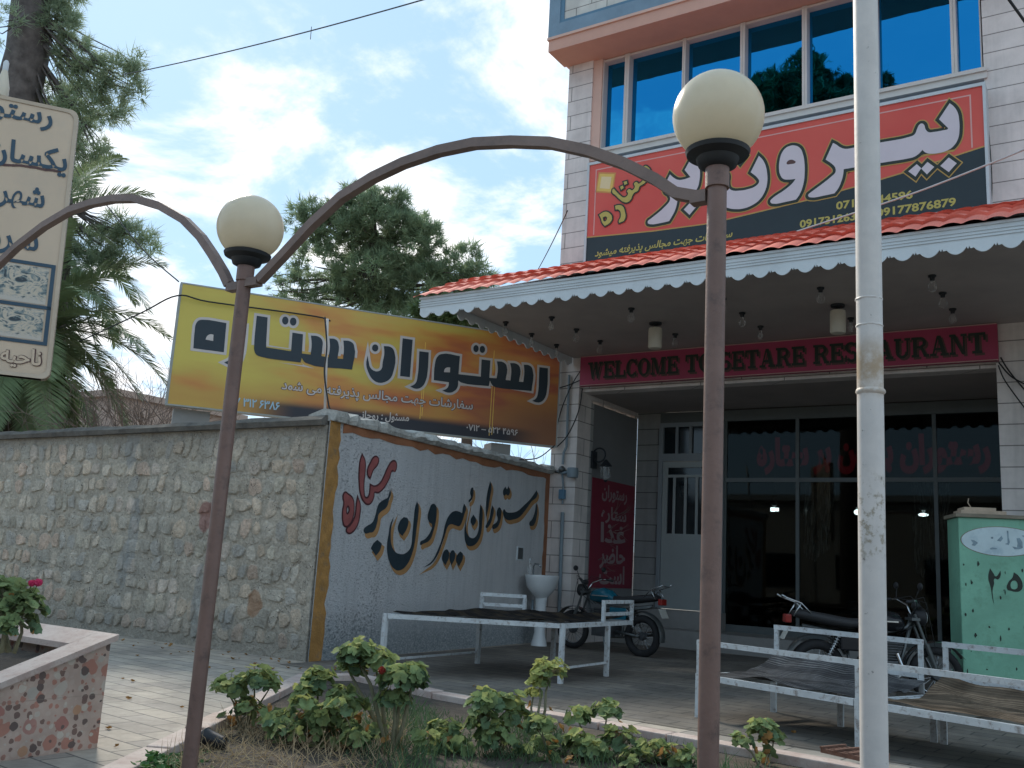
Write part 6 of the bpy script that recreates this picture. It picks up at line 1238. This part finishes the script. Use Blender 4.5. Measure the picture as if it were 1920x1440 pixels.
def geranium(label, base_p, heads, rad, seed, mats=('geranium_leaf', 'geranium_young', 'geranium_dark'), stem_r=.008, low=0, dry=5, flower=None, woody='stem'):
    r = random.Random(seed); bp_ = Vector(base_p); t = thing('geranium', label, 'plant', bp_, 'geranium plants')
    st = MB(); lm = [MB(), MB(), MB()]; dm = MB()
    for hd, hr, nl in heads:
        hd = Vector(hd); foot = bp_+Vector((r.uniform(-.05, .05), r.uniform(-.05, .05), -.02)); m1 = foot.lerp(hd, .45)+Vector((r.uniform(-.05, .05), r.uniform(-.05, .05), 0))*2*hr*2
        st.tube([foot, foot.lerp(m1, .5), m1, m1.lerp(hd, .5)+rv(r)*.015, hd-Zv*hr*.3], [stem_r*1.5, stem_r*1.3, stem_r, stem_r*.8, stem_r*.5], 7)
        for _ in range(int(nl*1.9)):
            d = rv(r); d.z = abs(d.z)*.9-.25; d.normalize(); p = hd+Vector((d.x*hr, d.y*hr, d.z*hr*.8))*r.uniform(.55, 1.05); n_ = (d*.8+Zv*.55+rv(r)*.5)
            w = 1 if (d.z > .35 and r.random() < .6) else (2 if d.z < -.02 and r.random() < .6 else 0); leaf(lm[w], p, n_, rad*.9*r.uniform(.5, 1.25)*(0.8 if w == 1 else 1), r, r.uniform(.1, .5))
            st.tube([hd-Zv*hr*.3, hd.lerp(p, .5)+Zv*.005, p], [.003, .002, .0018], 4, False)
    for _ in range(low):
        a = r.uniform(0, 6.28); q = r.uniform(.05, .22); p = bp_+Vector((q*math.cos(a), q*math.sin(a), r.uniform(.04, .2))); leaf(lm[r.choice((0, 0, 2))], p, Zv*.7+rv(r)*.7, rad*r.uniform(.8, 1.5), r, .3); st.tube([bp_, bp_.lerp(p, .6)+Zv*.03, p], .0025, 4, False)
    for _ in range(dry):
        a = r.uniform(0, 6.28); q = r.uniform(.03, .16); p = bp_+Vector((q*math.cos(a), q*math.sin(a), r.uniform(.06, .25))); leaf(dm, p, rv(r), rad*r.uniform(.5, .9), r, .6)
    st.build('stem', woody, t, smooth=True)
    for m_, b_ in zip(mats, lm):
        if b_.v: b_.build('foliage', m_, t, smooth=True)
    if dm.v: dm.build('dry_leaf', 'leaf_dry', t, smooth=True)
    if flower:
        for fp, fr, fm_ in flower:
            fl = MB(); fp = Vector(fp)
            for _ in range(26): d = rv(r); leaf(fl, fp+d*fr*.8, d, fr*.5, r, .5)
            fl.build('flower', fm_, t, smooth=True)
            st2 = MB().tube([bp_.lerp(fp, .5), fp], .003, 5).build('flower_stalk', 'green_stem', t)
D6 = lambda x, y, d: at(x, y, d)
geranium('sprawling geranium with dry orange leaves nearest the left lamp post', at(452, 1375, 6.3), [(D6(430, 1290, 6.3), .13, 22), (D6(478, 1275, 6.3), .12, 22), (D6(462, 1330, 6.2), .12, 16), (D6(505, 1285, 6.3), .09, 12)], .052, 61, low=6, dry=12)
geranium('low geranium with big fresh leaves in front of the kerb corner', at(592, 1395, 6.0), [(D6(598, 1275, 6.2), .11, 18), (D6(575, 1300, 6.1), .09, 12), (D6(610, 1345, 5.9), .13, 18), (D6(570, 1375, 5.8), .10, 10), (D6(640, 1300, 6.1), .08, 9)], .058, 62, low=12, dry=6)
geranium('tall woody geranium with a red flower in front of the takht with the dark rug', at(738, 1432, 5.9), [(D6(672, 1228, 6.1), .13, 34), (D6(705, 1240, 6.1), .12, 28), (D6(755, 1275, 5.9), .15, 40), (D6(775, 1265, 5.9), .10, 22), (D6(655, 1250, 6.1), .09, 16), (D6(740, 1310, 5.9), .12, 20)], .055, 63, stem_r=.014, low=4, woody='stem', flower=[(D6(716, 1257, 5.85), .024, 'petal_red')])
geranium('bushy geranium right of the tall woody one', at(935, 1425, 6.0), [(D6(915, 1315, 6.0), .12, 24), (D6(955, 1320, 6.1), .11, 20), (D6(905, 1350, 5.9), .10, 14), (D6(965, 1345, 6.0), .10, 12), (D6(930, 1385, 5.9), .13, 18)], .058, 64, low=8, dry=3)
geranium('slender geranium with a bright yellow green head on a bare stem', at(1012, 1385, 6.6), [(D6(1032, 1258, 6.7), .13, 34), (D6(1012, 1278, 6.7), .08, 14), (D6(1000, 1300, 6.7), .06, 8)], .045, 65, mats=('geranium_young', 'geranium_young', 'geranium_leaf'), stem_r=.010, woody='stem')
geranium('soft leafed geranium left of the right lamp post', at(1135, 1445, 6.0), [(D6(1085, 1345, 6.2), .10, 14), (D6(1138, 1335, 6.2), .11, 18), (D6(1165, 1390, 6.0), .13, 18), (D6(1105, 1405, 5.9), .12, 16)], .050, 66, low=8)
geranium('low geranium at the foot of the right lamp post', at(1245, 1460, 5.9), [(D6(1220, 1415, 5.9), .13, 18), (D6(1270, 1425, 5.9), .12, 16), (D6(1190, 1430, 5.8), .12, 14)], .050, 67, low=8)
geranium('small geranium by the kerb between lamp post and white pole', at(1432, 1450, 6.0), [(D6(1425, 1368, 6.1), .10, 18), (D6(1392, 1390, 6.0), .08, 10), (D6(1450, 1385, 6.1), .08, 12)], .045, 68, low=4)
geranium('round geranium with pink flowers in the pebble planter', at(15, 1215, 4.75), [(D6(20, 1120, 4.75), .14, 44), (D6(-25, 1130, 4.75), .15, 40), (D6(48, 1140, 4.7), .10, 26), (D6(10, 1170, 4.65), .15, 36), (D6(-20, 1100, 4.8), .10, 20)], .042, 69, mats=('geranium_leaf', 'geranium_leaf', 'geranium_dark'), flower=[(D6(60, 1093, 4.7), .018, 'petal_pink'), (D6(72, 1092, 4.7), .02, 'petal_pink')])
rl = random.Random(99)
for i, (x, y, lab) in enumerate(((540, 1405, 'small spreading geranium low between the dry one and the big leafed one'), (655, 1415, 'low leafy geranium at the foot of the tall woody one'), (835, 1440, 'straggly low geranium between the tall woody one and the bushy one'), (1050, 1440, 'low pale geranium in front of the slender bare stemmed one'))):
    geranium(lab, at(x, y, 5.9), [(at(x+rl.uniform(-45, 45), y-rl.uniform(25, 95), 5.9+rl.uniform(-.2, .3)), rl.uniform(.07, .11), rl.randint(7, 12)) for _ in range(5)], .05, 80+i, low=12, dry=8, stem_r=.006)
# ground cover
r = random.Random(77); cl = MB()
for _ in range(1400):
    x, y = r.gauss(265, 40), r.gauss(1422, 22); p = onplane(x, min(1490, y), 2, .05)
    if p.x < -4.39-(p.y-3.12)*.622+.20: continue
    hh_ = .11*math.exp(-((x-268)/38)**2)*r.random(); leaf(cl, p+Zv*hh_, Zv+rv(r)*.6, r.uniform(.014, .026), r, .3)
tag(cl.build('clover_patch', 'clover', smooth=True), 'patch of small green clover leaves against the kerb', 'ground cover', None, 'stuff')
gs = MB()
for _ in range(2300):
    x, y = r.uniform(300, 760), 1350+abs(r.gauss(0, 60)); p = onplane(x, y, 2, .045)
    if p.x < -4.39-(p.y-3.12)*.622+.20: continue
    d = (Zv*.55+rv(r)*.75).normalized(); d.z = abs(d.z); ln_g = r.uniform(.04, .20); w = d.cross(rv(r)).normalized()*.0022; n0 = len(gs.v); m_ = p+d*ln_g*.6; e = p+d*ln_g+rv(r)*.02; gs.v += [tuple(p-w), tuple(p+w), tuple(m_+w*.7), tuple(m_-w*.7), tuple(e)]; gs.f += [(n0, n0+1, n0+2, n0+3), (n0+3, n0+2, n0+4)]
tag(gs.build('dry_grass', 'straw'), 'dry straw coloured grass scattered on the flower bed soil', 'grass', None, 'stuff')
gb = MB()
for _ in range(15000):
    x, y = r.uniform(640, 1720), 1300+abs(r.gauss(0, 95)); p = onplane(x, y, 2, .045)
    if p.y > 6.35-.11*(p.x+5) or p.x < -4.39-(p.y-3.12)*.622+.2: continue
    k_ = .5+.5*math.sin(p.x*5.1+2*math.sin(p.y*4.3)); 
    if r.random() > .35+.65*k_: continue
    d = (Zv*.9+rv(r)*.6).normalized(); d.z = abs(d.z); lg = r.uniform(.03, .12)*(.5+k_); w = d.cross(rv(r)).normalized()*r.uniform(.002, .004); n0 = len(gb.v); m_ = p+d*lg*.6; e = p+d*lg+rv(r)*.02; gb.v += [tuple(p-w), tuple(p+w), tuple(m_+w*.8), tuple(m_-w*.8), tuple(e)]; gb.f += [(n0, n0+1, n0+2, n0+3), (n0+3, n0+2, n0+4)]
tag(gb.build('grass', 'grass_blade'), 'low dark green grass and weeds over the right part of the flower bed', 'grass', None, 'stuff')
sl_ = MB()
for _ in range(900):
    x, y = r.uniform(340, 1500), 1300+abs(r.gauss(0, 80)); p = onplane(x, y, 2, .045)
    if p.y > 6.3 - .11*(p.x+5) or p.x < -4.39-(p.y-3.12)*.622+.2: continue
    sl_.ball(p, r.uniform(.006, .016), 6, (1, 1, .5))
tag(sl_.build('soil_clods', 'soil'), 'dark crumbly clods on the flower bed', 'soil', None, 'stuff')

lf_ = MB()
for _ in range(170):
    x, y = r.uniform(-11, -2), r.uniform(3.8, 8.1)
    if x > -4.6-(y-3.1)*.62 and y < 7.0: continue
    if x < -5.2 and y < 3.75: continue
    leaf(lf_, Vector((x, y if r.random() < .5 else 8.12-abs(r.gauss(0, .5)), .012)), Zv+rv(r)*.5, r.uniform(.012, .03), r, .5)
tag(lf_.build('fallen_leaves', 'leaf_dry'), 'dry brown leaves blown over the paved path', 'leaves', None, 'stuff')

# ---------------------------------------------------------------- small things
p = onplane(398, 1402, 2, .05)
sp_ = thing('garden_spotlight', 'small black garden spotlight lying on the soil by the left lamp post', 'spotlight', p)
ax = Vector((-.9, -.2, .18)).normalized(); c = p+Zv*.045
MB().lathe([(.02, -.09), (.042, -.07), (.045, .0), (.05, .05), (.055, .06), (.05, .07)], 18, c, ax).build('housing', 'black_plastic', sp_, smooth=True, auto=40); MB().lathe([(.046, .066), (0, .069)], 18, c, ax).build('lens', 'lens_clear', sp_)
p = onplane(1602, 1418, 2, .12)
gr_ = thing('rusty_grate', 'rusty metal grate lying on the kerb beside the white pole', 'grate', p)
gu = Vector((.93, -.37, 0)); gv = Vector((.37, .93, 0)); mb = MB()
for k in range(6): mb.obox(p, gu, gv, Zv, -.17, .17, -.12+k*.045, -.12+k*.045+.022, 0, .028)
for k in range(4): mb.obox(p, gu, gv, Zv, -.17+k*.107, -.15+k*.107, -.13, .13, .0285, .04)
mb.build('bars', 'rust', gr_)

# ---------------------------------------------------------------- cables
def cable(pts, rad, mat, label, sag=0., name='cable'):
    P = [Vector(p) for p in pts]; o = []
    if len(P) == 2:
        for i in range(25): t = i/24; o.append(P[0].lerp(P[1], t)-Zv*sag*4*t*(1-t))
    else:
        for i in range(len(P)-1):
            p0, p1, p2, p3 = P[max(i-1, 0)], P[i], P[i+1], P[min(i+2, len(P)-1)]
            for k in range(6): t = k/6; o.append(.5*((2*p1)+(p2-p0)*t+(2*p0-5*p1+4*p2-p3)*t*t+(3*p1-p0-3*p2+p3)*t**3))
        o.append(P[-1])
    return tag(MB().tube(o, rad, 6).build(name, mat, smooth=True), label, 'cable', 'overhead and wall cables')
ow = cable([at(230, 140, 13), at(840, -14, 9)], .0075, 'cable_grey', 'overhead wire slanting across the sky from the left pine', .05, 'overhead_wire')
cable([at(584, 50, 10.8), at(582, 74, 10.8)], .004, 'cable_black', 'short tie hanging from the overhead sky wire', 0., 'wire_tie')
cable([at(1960, 262, 9.5), at(1890, 293, 10.2), at(1700, 367, 11.6), at(1500, 432, 12.6), at(1395, 470, 13.0)], .012, 'cable_white', 'pale cable crossing in front of the red shop sign', 0., 'service_cable')
cable([at(1395, 470, 13.0), at(1270, 478, 13.4), at(1160, 500, 13.6), at(1045, 508, 14.2)], .012, 'cable_white', 'pale cable lying along the red tile roof', 0., 'service_cable')
cable([at(1885, -10, 8), at(1950, 80, 8)], .012, 'cable_black', 'black cable at the top right corner by the right pier', 0.)
cable([at(1064, 395, 14.4), at(1000, 520, 22)], .009, 'cable_black', 'thin wire falling from the roof edge of the restaurant', .05, 'wire')
cable([at(335, 528, 13.4), at(270, 470, 14), at(200, 385, 15)], .010, 'cable_black', 'thin wire running from the billboard corner up to the pine', 0., 'wire')
bpt = lambda a, z, d=.03: YO + yd*a + Zv*z + yn*d
cable([at(150, 640, 17), at(262, 588, 14.2), bpt(-5.66, 4.86, .06), bpt(-5.2, 4.84, .06), bpt(-4.0, 4.86, .06), bpt(-3.5, 4.855, .06), bpt(-3.36, 4.82, .06)], .012, 'cable_black', 'twin black cable stapled across the top of the yellow billboard')
pp = thing('cable_post', 'slim white post carrying black cable in front of the yellow billboard', 'post', bpt(-3.12, 2.8, .07))
a0_ = onplane(609, 780, 1, 8.45); a1_ = onplane(614, 598, 1, 8.45)
pp.location = a0_; MB().tube([a0_, a1_], .017, 10).build('post', 'frame_white', pp, smooth=True)
cable([a1_+Vector((-.02, -.03, .02)), a1_.lerp(a0_, .3)+Vector((.03, -.03, 0)), a1_.lerp(a0_, .55)+Vector((.0, -.03, 0)), a1_.lerp(a0_, .8)+Vector((.05, -.02, 0)), a0_+Vector((.09, .02, .05)), a0_+Vector((.3, .1, -.1))], .010, 'cable_black', 'black cable wound down the slim white post')
fpt = lambda x, y, d=13.93: onplane(x, y, 1, d)
for i, (ps, lab) in enumerate((
    ([(1092, 690), (1072, 722), (1052, 770), (1038, 830)], 'black cable hanging from banner corner past the billboard end'),
    ([(1092, 728), (1085, 770), (1065, 815), (1044, 838)], 'black cable curving from the banner bottom to the billboard foot'),
    ([(1090, 712), (1066, 722), (1046, 728)], 'short black cable from banner to billboard side'),
    ([(1876, 670), (1888, 690), (1905, 712), (1925, 735)], 'upper black cable fanning out right of the welcome banner'),
    ([(1873, 680), (1895, 705), (1925, 722)], 'middle black cable fanning out right of the welcome banner'),
    ([(1872, 685), (1885, 715), (1925, 770)], 'lower black cable fanning out right of the welcome banner'),
    ([(1845, 160), (1855, 260), (1860, 340), (1858, 400)], 'thin black cable down the right edge of the red shop sign'))):
    cable([fpt(x, y) for x, y in ps], .010 if i < 6 else .007, 'cable_black', lab)
cable([at(975, 862, 11.5), at(1010, 858, 12.3), at(1040, 835, 13.2)], .008, 'cable_black', 'black cable drooping over the painted wall coping')
